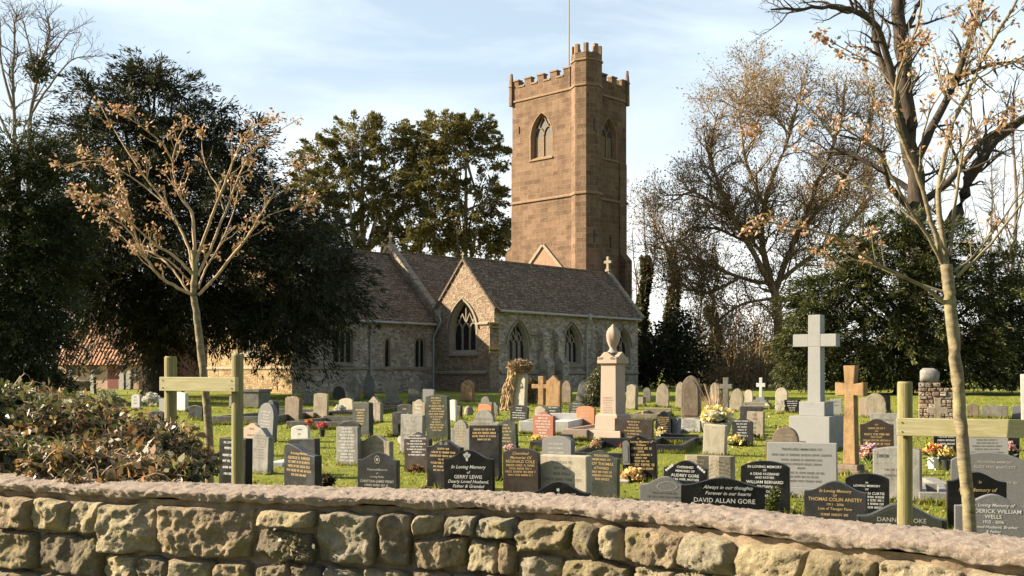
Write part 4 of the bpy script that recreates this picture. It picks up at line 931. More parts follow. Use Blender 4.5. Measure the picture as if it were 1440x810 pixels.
mass('scrub_thicket', 'pale brown bramble thicket behind the row of gothic stones', 'scrub', 70, [(1040,520,40,26),(1075,505,30,35),(1015,530,25,18)], MAT['bramble'], 2600, .22, MAT['bark_bare'], 160, wl=.3)
# distant wood closing the horizon
def wood():
    n = 26000; X = rng.uniform(-210, 230, n); Y = rng.uniform(150, 215, n)
    hh = np.array([7+5*mnoise.noise((x*.035, 1.3, 0))+3*mnoise.noise((x*.13, 4, 0)) for x in X]); Z = .4+hh*rng.random(n)**.7
    V, Q = leaf_quads(np.stack([X,Y,Z],-1), rdir(n)+np.array([0,0,.4]), rng.uniform(.7,2.,n), rng.uniform(.25,.8,n), rng.uniform(0,6.28,n), .2)
    tag(npmesh('distant_woods', V, Q, leafmat('winter_woodland', [(.09,.07,.04),(.13,.10,.06),(.06,.06,.03),(.10,.09,.04)], .8, .2, .2, .06, .4)), 'far belt of brown winter woodland behind the churchyard', 'woodland', kind='stuff')
wood()
GB = 'bare trees in the background at the far side'
proto = None
for i, (x, d, s, lab) in enumerate(((1425,75,1.,'bare background tree beside the right yew, nearest the frame edge'), (1395,90,.9,'bare background tree just behind the right yew shoulder'), (1215,95,1.0,'bare tree filling the gap between broad tree and tall trunk'), (985,105,.75,'small bare tree beyond the ivied trees'), (895,115,.62,'far slender bare tree peeping out beside the tower'))):
    o = P(x, 548, d)
    if proto is None:
        hh = [([(x,548),(x-3,420),(x+4,300),(x,200),(x+3,130)], .2, .04, 0), ([(x,400),(x+22,320),(x+30,230)], .09, .03, 1), ([(x,420),(x-20,340),(x-32,250)], .09, .03, -1), ([(x,330),(x+14,270),(x+10,190)], .07, .03, -2), ([(x,360),(x-14,300),(x-10,200)], .07, .03, 2)]
        proto = bare_tree('background_bare_tree', lab, d, (x,548), hh, dict(PR, dens=(1.3,1.8,2.2), len=(2.8,1.5,.8), start=.25), MAT['bark_grey'], group=GB)
    else:
        c = proto.copy(); COL.objects.link(c); c.location = (o.x, o.y, g(d)); c.rotation_euler = (0,0,i*1.9); c.scale = (s,s,s); c['label'] = lab
        for ch in list(proto.children):
            k = ch.copy(); COL.objects.link(k); k.parent = c
# ---- two staked young trees with opening buds
def young_tree(label, d, limbs, trunk, seed, twig_len, nb, dx):
    random.seed(seed); bx, by = trunk[0]
    o = P(bx, by, d); gz = 0; root = empty('young_tree', (o.x, o.y, gz), 0, label, 'tree', 'staked young trees along the wall'); O = Vector((o.x, o.y, gz)); s = d/F
    mb = MB(); w = [P(x, y, d)-O for x, y in trunk]; w = [Vector((w[0].x+(w[0].x-w[1].x)*.4, 0, -.05))]+w; pl = smoothpoly(w, 5); m = len(pl)
    pl = [p+Vector((random.gauss(0,.002), random.gauss(0,.002), 0)) for p in pl]
    mb.tube(pl, [(dx[0]+(dx[1]-dx[0])*i/(m-1))*(1+.03*math.sin(i*1.7)) for i in range(m)], 12); mb.build('trunk', MAT['young'], root, smooth=True, uv=False)
    br = MB(); buds = []
    def budat(p, t, k=1.):
        for _ in range(max(1, int(nb*1.5*k*random.uniform(.6,1.5)))): buds.append((p+Vector((random.gauss(0,1), random.gauss(0,1), random.gauss(0,1)))*.020*k, t))
    for pts, r0, r1, dep, full in limbs:
        n = len(pts); w = [P(x, y, d+dep*(i/(n-1))**1.2)-O for i, (x, y) in enumerate(pts)]; pl = smoothpoly(w, 5); m = len(pl)
        pl = [p+Vector((random.gauss(0,1), random.gauss(0,1), random.gauss(0,1)))*.0025*(i > 0) for i, p in enumerate(pl)]
        r0, r1 = r0*.68, r1*.62; rr = [r0+(r1-r0)*i/(m-1) for i in range(m)]; br.tube(pl, rr, 7, False)
        budat(pl[-1], (pl[-1]-pl[-2]).normalized(), 1.2)
        for j in range(int(m*full*.5)):
            i = random.randint(int(m*.3), m-2); tg = (pl[i+1]-pl[i]).normalized(); rv = Vector((random.gauss(0,1), random.gauss(0,1), random.gauss(0,1))); q = (rv-tg*rv.dot(tg)).normalized()
            dd = (tg*.75+q*.65+Vector((0,0,.25))).normalized(); ln = twig_len*random.uniform(.25,1.)*(1.1-.6*i/m)
            p0 = pl[i]; p1 = p0+dd*ln*.5+Vector((random.gauss(0,.01), random.gauss(0,.01), .0)); p2 = p1+(dd+Vector((0,0,.25))).normalized()*ln*.5
            r_ = min(rr[i]*.6, .005); br.tube([p0, p1, p2], [r_, r_*.75, r_*.5], 5, False)
            if random.random() < .62: budat(p2, dd, random.uniform(.5,1.2))
            pass
        for j in range(int(m*full*.12)):
            i = random.randint(int(m*.5), m-1); budat(pl[i], Vector((random.gauss(0,1), random.gauss(0,1), .4)).normalized(), .7)
    br.build('branches', MAT['young'] if seed == 2 else MAT['twig'], root, smooth=True, uv=False)
    T = np.array([b[0] for b in buds]); D = np.array([b[1] for b in buds]); k = len(T)
    T = T+rng.normal(size=(k,3))*.008
    V, Q = leaf_quads(T, D*.5+rng.normal(size=(k,3))*.75+np.array([0,0,-.35]), rng.uniform(.024,.05,k), rng.uniform(.014,.026,k), rng.uniform(0,6.28,k), .35)
    npmesh('opening_buds', V, Q, MAT['bud'], root)
    random.seed(100+seed)
Lz = lambda *p: [(60+u*.5312, 130+v*.5312) for u, v in p]
lim1 = [(Lz((395,535),(350,512),(312,488),(275,440),(250,390),(225,300),(190,215)), .022, .006, -.5, 1.2), (Lz((388,530),(345,470),(300,430),(262,415),(225,395),(160,330)), .015, .004, .5, 1.),
 (Lz((395,480),(345,430),(300,405),(240,350),(170,290),(75,262)), .018, .004, -.7, 1.), (Lz((397,465),(380,395),(330,300),(260,210),(190,100),(150,30)), .019, .005, .5, 1.2), (Lz((330,300),(250,235),(150,180),(40,200)), .011, .004, .3, 1.1),
 (Lz((402,420),(395,320),(360,270),(345,170),(380,85)), .024, .006, .2, 1.2), (Lz((345,180),(310,130),(260,90),(190,40)), .011, .004, -.4, 1.2), (Lz((405,450),(440,350),(475,260),(510,170),(545,100),(600,70)), .021, .005, -.4, 1.2),
 (Lz((410,485),(450,400),(490,300),(530,200),(580,130),(680,70)), .02, .004, .6, 1.2), (Lz((412,535),(460,485),(540,385),(580,320),(640,230),(705,180)), .021, .005, -.3, 1.2), (Lz((550,370),(600,325),(705,290)), .009, .004, .2, 1.),
 (Lz((412,520),(430,470),(470,400),(500,330),(520,250)), .014, .005, .8, 1.2), (Lz((240,345),(215,250),(180,200),(100,150)), .010, .004, .2, 1.2), (Lz((250,390),(210,350),(130,300),(85,265)), .010, .004, -.2, 1.1), (Lz((475,265),(430,190),(420,110)), .009, .003, .4, .9), (Lz((300,430),(340,450),(390,500)), .011, .011, .1, .3)]
young_tree('slender young tree with pale trunk and orange buds between stakes beside the hedge', 8.9, lim1, [(294,620),(289,555),(282,490),(276,440),(272,412),(274,380),(272,352)], 1, .30, 9, (.038, .022))
Rz = lambda *p: [(1050+u/2.026, v/2.026) for u, v in p]
lim2 = [(Rz((578,810),(560,690),(545,560),(560,470),(585,360),(640,240),(700,120),(760,20),(800,-60)), .032, .013, .3, 1.1), (Rz((575,790),(535,660),(490,510),(432,360),(425,250),(450,160),(490,60),(500,-40)), .026, .008, -.3, 1.1),
 (Rz((562,760),(505,655),(450,570),(385,450),(300,380),(240,365),(160,285)), .019, .004, -.5, 1.), (Rz((580,730),(592,600),(612,450),(640,330),(622,210),(650,90),(665,-40)), .018, .006, .6, 1.1), (Rz((598,790),(690,700),(800,560),(860,480)), .017, .007, -.3, .8), (Rz((590,770),(660,715),(790,540),(850,470)), .013, .006, .4, .8),
 (Rz((572,868),(500,815),(370,752),(290,700),(225,665),(80,635),(20,628)), .021, .004, -.4, .9), (Rz((575,835),(450,795),(330,745),(240,745)), .013, .004, .3, .7), (Rz((540,700),(470,620),(372,548),(232,468),(95,400),(25,370)), .012, .004, .5, .9),
 (Rz((430,265),(375,195),(300,150),(215,105)), .011, .004, .2, 1.1), (Rz((545,540),(600,440),(690,340),(790,300)), .012, .005, -.5, 1.2), (Rz((640,240),(700,200),(790,170)), .010, .005, .4, 1.2), (Rz((640,330),(560,250),(540,150),(500,90)), .011, .004, .4, 1.2), (Rz((490,500),(500,400),(530,300),(600,200),(640,60)), .011, .004, -.6, 1.2), (Rz((440,380),(380,330),(350,240),(330,170)), .009, .003, .2, 1.1), (Rz((700,125),(650,40),(640,-40)), .012, .006, .3, 1.)]
young_tree('taller young tree with greenish trunk and budding twigs before the white cross', 7.1, lim2, [(1364,745),(1359,680),(1352,600),(1345,520),(1338,440),(1334,400),(1330,372)], 2, .30, 10, (.043, .038))
def stake_frame(label, d, posts, rail_, cut):
    o = P(posts[0][0], HY, d); root = empty('tree_stake', (o.x, d, 0), 0, label, 'tree stake', 'timber stakes holding the young trees'); O = Vector((o.x, d, 0))
    for x, yt, w, dd in posts:
        c = P(x, yt, d+dd)-O; r = w/2*(d+dd)/F; mb = MB(); mb.lathe([(r*1.03,-.1),(r,.8),(r,c.z-.012),(r*.86,c.z)], 20, (c.x, c.y, 0)); mb.build('post', MAT['timber'], root, smooth=False)
    (xa, ya0, ya1, da), (xb, yb0, yb1, db) = rail_
    A, B = P(xa, (ya0+ya1)/2, d+da)-O, P(xb, (yb0+yb1)/2, d+db)-O; h = (ya1-ya0)*(d+da)/F/2; t = (B-A).normalized(); nn = Vector((-t.y, t.x, 0)); nn = nn if nn.y > 0 else -nn; th = .045
    mb = MB(); vs_ = [p+nn*q+Vector((0,0,zz)) for p in (A, B) for q in (0, th) for zz in (-h, h)]
    mb.add(vs_, [(0,1,3,2),(4,6,7,5),(0,4,5,1),(2,3,7,6),(0,2,6,4),(1,5,7,3)]); rl = mb.build('rail', MAT['rail'], root, bevel=.004)
    mb = MB()
    for p, sg in ((A, 1), (B, -1)):
        for zz in (-.55, .5):
            q = p+t*sg*.035+Vector((0,0,h*zz)); mb.tube([q-nn*.003, q+nn*.004], .0055, 8)
    mb.build('screws', MAT['iron'], rl)
stake_frame('pair of round timber stakes with pale cream rail around the slender tree', 8.6, [(240,501,17,.18),(334,498,16.5,-.05)], ((224,530,549.5,.1),(331,530.5,551,-.16)), 0)
stake_frame('round greenish timber stake carrying a long yellow-green rail to the frame edge', 7.4, [(1272.5,536.5,20.5,.06),(1570,538,20.5,-.46)], ((1261,588,612.5,-.02),(1590,592,620,-.55)), 0)
MAT['hedge_green'] = leafmat('green_hedge_leaves', [(.07,.085,.022),(.11,.12,.03),(.05,.06,.018),(.16,.15,.045),(.24,.22,.09)], .4, .3, .5, 6, .3)
# ---- dry hedge spilling over the wall
def hedge():
    blobs = [(10,592,70,50,.3),(90,608,75,45,0),(160,625,75,50,-.1),(215,640,65,42,-.2),(262,655,40,30,-.2),(285,660,24,22,-.1),(0,650,90,40,-.3),(110,655,80,30,-.5),(-80,610,120,70,.2),(-60,650,100,40,-.2),(50,568,45,20,.6),(190,660,60,26,-.55),(110,582,40,16,.5),(245,612,22,12,.1),(95,665,55,22,-.8),(150,672,80,20,-.85),(232,674,48,15,-.9)]+[(90,662,50,22,-.8),(110,664,70,24,-.8),(190,668,70,20,-.8),(255,670,34,14,-.8)]*3+[(110,684,50,10,-1.02),(190,688,60,9,-1.04),(150,686,60,9,-1.02),(275,690,26,8,-1.1)]*3
    d = 5.75; bw = [blob_world(b, d, 1.0) for b in blobs]; vol = np.array([r[0]*r[2] for _, r in bw]); o = P(90, 640, d); O = np.array([o.x, o.y, 0]); root = empty('dry_hedge', O, 0, 'tangled dry brown and olive hedge spilling over the wall beside the slender tree', 'hedge')
    shoots = 1900; pr = vol/vol.sum(); acc = {0: [[], [], [], []], 1: [[], [], [], []]}; mb = MB()
    for _ in range(shoots):
        c, r = bw[rng.choice(len(bw), p=pr)]; nd = rdir(1)[0]; nd[2] = nd[2]*.8+.25; e = c+nd*r*rng.uniform(.75, 1.22); st = c+nd*r*rng.uniform(.0, .35)+rng.normal(size=3)*r*.25
        yb = np.interp(e[0], WX, WY)
        low = lambda y_, yb_: np.where(y_ > yb_+.03, .3, np.where(y_ > yb_-.37, 1.212, 1.12))
        if e[1] < yb-.47 or e[2] < low(e[1], yb): continue
        m = (st+e)/2+rng.normal(size=3)*.03+np.array([0,0,.04]); ln = np.linalg.norm(e-st); k = max(4, int(ln/.02)); t = np.linspace(.25, 1, k)
        p = ((1-t)**2)[:,None]*st+(2*t*(1-t))[:,None]*m+(t**2)[:,None]*e; tg = (e-st)/ln
        ok = p[:,2] > low(p[:,1], np.interp(p[:,0], WX, WY)); p = p[ok]; t = t[ok]; k = len(p)
        if not k: continue
        dry = int(mnoise.noise(Vector(e*2.2))+.25*rng.normal() > -.14-(.25 if e[2] < 1.45 else 0)+(.25 if e[0] < -2.1 else 0))
        side = rng.normal(size=(k,3)); side -= np.outer(side@tg, tg); side /= np.linalg.norm(side, axis=1, keepdims=True)
        z = (1.15-.4*t)*rng.uniform(.75, 1.25); A = acc[dry]; A[0].append(p); A[1].append(side+tg*.55+np.array([0,0,-.25 if dry else .1])); A[2].append(z*rng.uniform(.036,.068,k)); A[3].append(z*rng.uniform(.021,.038,k))
        q = smoothpoly([Vector(st-O), Vector(m-O), Vector(e-O)], 3); mb.tube(q, [.0035, .0032, .003, .0026, .0022, .0018, .0014], 3, False)
    for dry, nm, mt in ((0, 'green_leaves', 'hedge_green'), (1, 'dry_leaves', 'hedge')):
        C, D, L, W = [np.concatenate(q) for q in acc[dry]]; V, Q = leaf_quads(C-O, D, L, W, rng.uniform(0,6.28,len(C)), .25); npmesh(nm, V, Q, MAT[mt], root)
    mb.build('stems', MAT['twig'], root, uv=False)
hedge()
# small ivy sprig growing from a wall joint
def wall_ivy(sx, z, n, label):
    p = wall_pt(sx, .33, z); O = np.array(p); root = empty('ivy_sprig', p, 0, label, 'ivy'); C = rng.normal(size=(n,3))*np.array([.06,.012,.045]); C[:,1] -= .02
    V, Q = leaf_quads(C, rng.normal(size=(n,3))*.7+np.array([0,-.6,-.2]), rng.uniform(.014,.03,n), rng.uniform(.012,.024,n), rng.uniform(0,6.28,n), .2); npmesh('leaves', V, Q, MAT['ivy'], root)
    mb = MB()
    for _ in range(7):
        e = Vector((random.gauss(0,.06), -.02+random.gauss(0,.008), random.gauss(0,.045))); mb.tube([(0,.02,0), e*.5, e], .0022, 4, False)
    mb.build('stems', MAT['twig'], root, uv=False)
def s_at(xpx): return float(np.interp(xpx, [ (p.x/p.y*F+CX) for p in wline], WS))
wall_ivy(s_at(455), 1.0, 60, 'small ivy sprig in a joint midway along the wall face'); wall_ivy(s_at(1055), .99, 40, 'little green weed growing from the wall joint below the black ogee stones')
# ------------------------------------------------------------------ gravestones
random.seed(21)
def top_curve(shape, u, w):
    a = abs(u)
    if shape == 'flat': return 0
    if shape == 'arch': return .13*w*(1-math.sqrt(max(0, 1-u*u*.75)))/.5
    if shape == 'low': return .07*w*u*u
    if shape == 'round': return .5*w*(1-math.sqrt(max(0, 1-u*u)))
    if shape == 'ogee': return .17*w*(.5-.5*math.cos(math.pi*min(1, a/.92)))
    if shape == 'wide': return .10*w*(.5-.5*math.cos(math.pi*min(1, a/.96)))
    if shape == 'ogee2': return .22*w*(.5-.5*math.cos(math.pi*min(1, a/.7)))
    if shape == 'gothic': return .62*w*(1-math.sqrt(max(0, 1-((a)*.82+.18)**2))/math.sqrt(1-.18**2))*1.25
    if shape == 'peak': return .22*w*a
    if shape == 'peakshoulder': return .30*w*a/.72 if a < .72 else (.30*w if a < .721 else .36*w)
    if shape == 'shoulder': return .33*w*(1-math.sqrt(max(0, 1-(a/.66)**2))) if a < .66 else .36*w
    if shape == 'scallop': return .05*w*(1-abs(math.cos(u*math.pi*1.5)))+.02*w*a
    if shape == 'wave': return .20*w*(.5-.5*math.cos(math.pi*min(1, max(0, (u+.75)/1.6))))+(.10*w*(1-math.sqrt(max(0, 1-((-.75-u)/.25)**2))) if u < -.75 else 0)
    if shape == 'lobed': return .06*w*(1-abs(math.cos(a*math.pi)))+(.09*w if a > .75 else 0)
    return 0
def outline(shape, w, h, n=28):
    us = [-1+2*i/n for i in range(n+1)] if shape not in ('flat',) else [-1, 1]
    if shape in ('shoulder','peakshoulder'): us = sorted(us+[-.6605,-.6595,.6595,.6605,-.7205,-.7195,.7195,.7205])
    return [(-w/2, 0), (w/2, 0)]+[(u*w/2, h-top_curve(shape, u, w)) for u in reversed(us)]
GLYPH = {}
def pseudo_line(mb, cx, z, width, ch, y):
    """a line of worn lettering too small to read: narrow upright strokes and bowls"""
    x = cx-width/2; cw = ch*.62; word = random.randint(3, 8); st = ch*.15
    while x < cx+width/2-cw*.5:
        if word == 0: x += cw*.8; word = random.randint(2, 8); continue
        word -= 1; x1 = x+cw*.72; k = random.randint(0, 5)
        qs = [(x, z, x+st, z+ch)]
        if k in (0,2,4): qs.append((x1-st, z, x1, z+ch))
        if k in (1,2,3,5): qs.append((x+st, z+ch-st, x1-(st if k == 2 else 0), z+ch))
        if k in (1,3,4): qs.append((x+st, z+ch*.45, x1-(st if k == 4 else 0), z+ch*.45+st))
        if k in (1,5): qs.append((x+st, z, x1, z+st))
        for a, b, c, d in qs: mb.add([(a,y,b),(c,y,b),(c,y,d),(a,y,d)], [(0,1,2,3)])
        x += cw
def text_into(mb, s, cx, z, hcap, maxw, y, italic=False, bold=.008):
    cu = bpy.data.curves.new('letters', 'FONT'); cu.body = s; cu.align_x = 'CENTER'; cu.size = hcap/.70; cu.resolution_u = 2; cu.fill_mode = 'BOTH'; cu.offset = bold*hcap
    if italic: cu.shear = .3
    o = bpy.data.objects.new('letters', cu); COL.objects.link(o); dg = bpy.context.evaluated_depsgraph_get(); me = bpy.data.meshes.new_from_object(o.evaluated_get(dg))
    xs = [v.co.x for v in me.vertices]
    if xs:
        wd_ = max(xs)-min(xs); k = min(1, maxw/wd_) if wd_ > 0 else 1
        mb.add([(cx+v.co.x*k, y, z+v.co.y) for v in me.vertices], [tuple(p.vertices) for p in me.polygons])
    bpy.data.objects.remove(o); bpy.data.curves.remove(cu); bpy.data.meshes.remove(me)
INK = {'black': 'gold', 'dark': 'ink_pale', 'green': 'gold', 'brown': 'gold', 'grey': 'ink_pale', 'lgrey': 'ink_dark', 'red': 'ink_white', 'orange': 'ink_pale', 'pink': 'ink_dark', 'beige': 'ink_relief', 'cream': 'ink_relief', 'greystone': 'ink_relief', 'white': 'ink_dark'}
def stone(x0, x1, yt, yb, shape, mat, label, text=None, ink=None, phi=37, t=.09, plinth=None, lean=0, emblem=None, rows=None, name='headstone', group=None, d=None, clip=None, inset=None):
    d = d or gd(yb); s = d/F; xc = (x0+x1)/2; ray = math.atan((xc-CX)/F); phi += random.uniform(-3, 3); a = R(phi)-ray
    tot = (x1-x0)*s; w = max(.18, (tot-t*abs(math.sin(a)))/max(.35, math.cos(a))); h = (yb-yt)*s if yb else .8
    c = P(xc, yb, d); gz = g(d); h = P(xc, yt, d).z-gz
    root = empty(name, (c.x, d, gz), -R(phi), label, 'gravestone', group or 'gravestones on the churchyard lawn'); root.rotation_euler = (R(random.uniform(-2.2,2.2) if d > 16 else random.uniform(-.8,.8)), R(lean+(random.gauss(0,1.6) if d > 16 else random.gauss(0,.5))), -R(phi))
    pz = 0
    if plinth:
        ph, pw = plinth; mb = MB(); mb.box(-w/2-pw, w/2+pw, -t/2-pw*1.2, t/2+pw*.8, -.06, ph); mb.build('base', MAT[mat if mat not in ('white',) else 'lgrey'], root, bevel=.008); pz = ph+.0
    near = d < 32
    ol = [(x, pz-.08*(not plinth) if z == 0 else z) for x, z in outline(shape, w, h, 28 if near else 14)]
    mb = MB(); mb.prism(ol, lambda q,z: (q,-t/2,z), lambda q,z: (q,t/2,z)); mb.build('tablet', MAT[mat], root, bevel=(.007 if near else .01) if mat in ('black','dark','green','brown','grey','lgrey','red','pink','orange') else .014)
    if inset:
        o2 = [(x*inset, pz+.06+(z-pz)*(inset-.04) if z > 0 else pz+.08) for x, z in outline(shape, w, h, 20)]
        mb = MB(); mb.prism(o2, lambda q,z: (q,-t/2-.008,z), lambda q,z: (q,-t/2+.002,z)); mb.build('raised_panel', MAT[mat], root, bevel=.004)
    y = -t/2-.0035-(.008 if inset else 0); lm = MB(); ink = ink or INK.get(mat, 'ink_relief')
    if text:
        for ln in text:
            s_, yp, hp = ln[:3]; it = 'i' in ln[3:] ; dx = ln[4] if len(ln) > 4 else 0
            hp *= .74; zz = P(0, yp+hp/2, d).z-gz
            if s_.startswith('~'): pseudo_line(lm, dx*w, zz, float(s_[1:])*w, hp*s, y)
            else: text_into(lm, s_, dx*w, zz, hp*s, (ln[5] if len(ln) > 5 else .86)*w, y, it)
    elif rows:
        n, f0, f1, wf = rows; hh = h-pz
        for i in range(n):
            zz = pz+hh*(f1+(f0-f1)*(1-i/max(1,n-1))); pseudo_line(lm, 0, zz, w*wf*random.uniform(.45, 1), hh*(f0-f1)/max(2,n)*.55, y)
    if lm.v: lm.build('lettering', MAT[ink], root, uv=False)
    if emblem:
        e = MB(); kind, ex, ey, eh = emblem; ez = P(0, ey, d).z-gz; eh *= s; ex *= w
        def leafq(cx, cz, ang, L, W):
            dv = Vector((math.sin(ang), math.cos(ang))); nv = Vector((dv.y, -dv.x)); p = [Vector((cx,cz)), Vector((cx,cz))+dv*L*.4+nv*W/2, Vector((cx,cz))+dv*L, Vector((cx,cz))+dv*L*.4-nv*W/2]; e.add([(v.x, y, v.y) for v in p], [(0,1,2,3)])
        if kind == 'feathers':
            for an in (-.6, 0, .6):
                for k in range(3): leafq(ex, ez-eh*.2, an+(k-1)*.16, eh*(.72 if an else .85), eh*.2)
                tip = Vector((ex+math.sin(an)*eh*.6, ez-eh*.2+math.cos(an)*eh*.62)); leafq(tip.x, tip.y, an+2.4*(1 if an >= 0 else -1), eh*.26, eh*.16)
            leafq(ex-eh*.22, ez-eh*.25, math.pi/2, eh*.44, eh*.16)
            for sg in (-1, 1): leafq(ex, ez-eh*.3, math.pi+sg*.45, eh*.26, eh*.12)
        elif kind == 'wreath':
            for k in range(26):
                th = 2*math.pi*k/26; leafq(ex+math.cos(th)*eh*1.7, ez+math.sin(th)*eh*.8, -th+random.uniform(-.5,.5), eh*.32, eh*.14)
        elif kind == 'roses':
            for sg in (-1, 1):
                for k in range(4):
                    cx, cz = ex+sg*w*(.30+.045*k), ez-eh*.25*k
                    for j in range(7): leafq(cx, cz, j*.9+k, eh*.26, eh*.13)
        elif kind == 'crest':
            for k in range(18):
                th = 2*math.pi*k/18; leafq(ex+math.cos(th)*eh*.32, ez+math.sin(th)*eh*.42, -th, eh*.16, eh*.09)
            for j in range(6): leafq(ex, ez, j*1.05, eh*.24, eh*.13)
        elif kind == 'rose':
            for j in range(7): leafq(ex, ez, j*.9, eh*.4, eh*.22)
            leafq(ex, ez, 2.8, eh*.8, eh*.08)
        elif kind == 'arch':
            aw, ah = eh*.30, eh; o2 = [(ex-aw/2, ez-ah), (ex+aw/2, ez-ah)]+[(ex+aw/2*math.cos(k*math.pi/8), ez-aw*.5+aw*.5*math.sin(k*math.pi/8)) for k in range(9)]
            e.prism(o2, lambda q,z: (q,-t/2-.03,z), lambda q,z: (q,-t/2-.001,z))
            e.prism([(q*.0+ex+(q-ex)*.6, ez-ah*.55+(z-ez+ah*.55)*.75) for q, z in o2], lambda q,z: (q,-t/2-.036,z), lambda q,z: (q,-t/2-.0305,z))
        elif kind == 'hands':
            for sg in (-1, 1):
                for k in range(3): leafq(ex+sg*eh*.1, ez, sg*(.9+.28*k), eh*1.3, eh*.4)
        elif kind == 'bird':
            for an in (-1.0, -.5, .6, 1.1): leafq(ex, ez, an, eh*.9, eh*.3)
        elif kind == 'cross':
            for (a0, a1, b0, b1) in ((-.1,.1,-.5,.5), (-.32,.32,.1,.28)): e.add([(ex+a0*eh,y,ez+b0*eh),(ex+a1*eh,y,ez+b0*eh),(ex+a1*eh,y,ez+b1*eh),(ex+a0*eh,y,ez+b1*eh)], [(0,1,2,3)])
        e.build('emblem', MAT[{'arch':'grey','hands':'grey','wreath':'ink_pale','crest':'ink_pale'}.get(kind, 'ink_white')], root, uv=False)
    return root
S = stone
# --- the near rows, readable lettering
S(624,696.5,632.6,716,'ogee','black','glossy black headstone with white feathers emblem and white script', [('In Loving Memory',656,6.5,'i'),('of',663.5,5,'i'),('GERRY LEWIS',670,6.5),('Dearly Loved Husband,',676.5,6,'i'),('Father & Grandad',683,6,'i'),('1935 ~ 2008',689.5,5)], 'ink_white', emblem=('feathers',-.02,642,12), phi=18, plinth=(.07,.05))
S(707.5,761,630,712,'arch','brown','brown-black arched headstone with gold capitals beside the white feathers stone', [('Cherished',637,5.5,'i'),('Memories Of',643,5.5,'i'),('REGINALD COLE',648.5,5.5),('~.8',654,4),('~.62',658.5,3.6),('~.84',663,3.8),('~.7',667.5,3.4)], 'gold', phi=24, plinth=(.06,.05))
S(758,833,640,712,'flat','cream','pale cream stone block with scrolled side, blank looking face', None, None, phi=30, t=.17, rows=(5,.85,.4,.8))
S(812,871.5,633,705,'ogee','green','grey-green headstone with gold lettering, partly behind the pale cream block', [('TREASURED',640,4.2,0,.1),('MEMORIES OF',645.5,4.2,0,.1),('ROY THOMAS',651.5,5.4,0,.1),('ATWARD',657.5,5,0,.1),('~.5',663,4,0,.12),('~.5',668,4,0,.12),('~.35',673,4,0,.12)], 'gold', phi=30, plinth=(.06,.05))
S(743,831.5,677,760,'ogee','black','shiny black curved top of a headstone just showing above the wall', [('In Loving Memory Of',694.5,5.2,'i')], 'ink_white', emblem=('rose',.0,688,7), phi=14)
S(502.5,562,636,712,'ogee','dark','dark maroon-grey headstone with round crest, right behind the wall', [('Treasured Memories',660,3.6,'i'),('of',665,3.4,'i'),('a loving Father',670,3.6,'i'),('CHRISTIAN JAMES PERRY',676.5,5),('~.62',682,3.8)], 'ink_pale', emblem=('crest',0,646,12), phi=20, plinth=(.06,.04))
S(399.5,452,625,705,'wave','dark','speckled black headstone sloping down to one side, gold script, flowers below', [('In Loving Memory',637,4.8,'i'),('GEORGE H. PARKER',643.5,5.2),('~.7',649.5,4.4),('~.72',655.5,4.4),('~.8',661.5,4.4),('~.5',667.5,4.2)], 'gold', phi=40, t=.12)
S(600,652,618.7,690,'ogee','black','black headstone with carved open hands and gold text, beside white teddy', [('~.35',631,3.4),('~.7',636,3.6),('~.8',641,3.6),('~.3',646,3.4),('~.75',651,3.6),('~.6',656,3.4),('~.6',661,3.2)], 'gold', emblem=('hands',0,625,6), phi=30, plinth=(.06,.05))
S(569,609.5,607.6,664,'peak','brown','brown stone with low peaked top and cream lettering, dry wreath at foot', rows=(8,.9,.42,.82), ink='ink_white', phi=33, t=.1)
S(660,706.5,598,676,'flat','black','large flat-topped black headstone with gold text, white teddy in front', [('~.7',604,3.2),('~.76',609,3.8),('~.8',613.5,3.2),('~.45',618,3.2)], 'gold', phi=26, t=.1)
S(1042.5,1110.5,648,722,'arch','black','black arched headstone with white capitals, green shrub at one corner', [('IN LOVING MEMORY',656,4.8),('OF',661,3.8),('A DEAR HUSBAND',666,4.6),('AND FATHER',671.2,4.2),('WILLIAM BERNARD',677.5,5.6),('BROWN',684,5.4),('BORN 3RD OCT 1919',690.5,4.4),('~.6',696.5,4)], 'ink_white', phi=24, plinth=(.06,.05))
S(957,1073,671.6,790,'wide','black','wide jet black headstone with bold white italic verse, nearest to the wall', [('Always in our thoughts',684.5,6.8,'i',.06,.72),('Forever in our hearts',692.8,6.8,'i',.06,.68),('DAVID ALLAN GORE',703,8.6,0,.02,.88)], 'ink_white', phi=14, plinth=(.08,.05))
S(899,971,670,770,'ogee','grey','mid grey headstone with pale oval leaf wreath, half behind the jet black verse stone', [('~.5',692.5,3.4),('~.7',698,3.4)], 'ink_dark', emblem=('wreath',.05,683,8), phi=20)
S(932.5,995,647.4,715,'ogee','black','black headstone etched with white roses either side of the name', [('CHERISHED',656.5,4.4),('MEMORIES OF',662,4.2),('AUDREY GORE',668.2,5.6),('DEAR WIFE, MOTHER',673.8,4)], 'ink_white', emblem=('roses',0,655,9), phi=22)
S(876,925.5,612,678,'ogee','black','black headstone with grey carved arch niche and gold script, yellow bouquet below', [('In',616,3.4,'i'),('Loving Memory of',620.5,4.2,'i',.08),('William',625,4.4,0,.08),('~.6',630,4.2,0,.1),('~.2',634.5,3.4,0,.08),('~.62',639,3.8,0,.1),('~.4',643.5,3.4,0,.08),('~.45',648,3.4,0,.08),('~.7',653,5,0,.1),('~.66',658.5,4,0,.1)], 'gold', emblem=('arch',-.36,619,34), phi=24, plinth=(.05,.04))
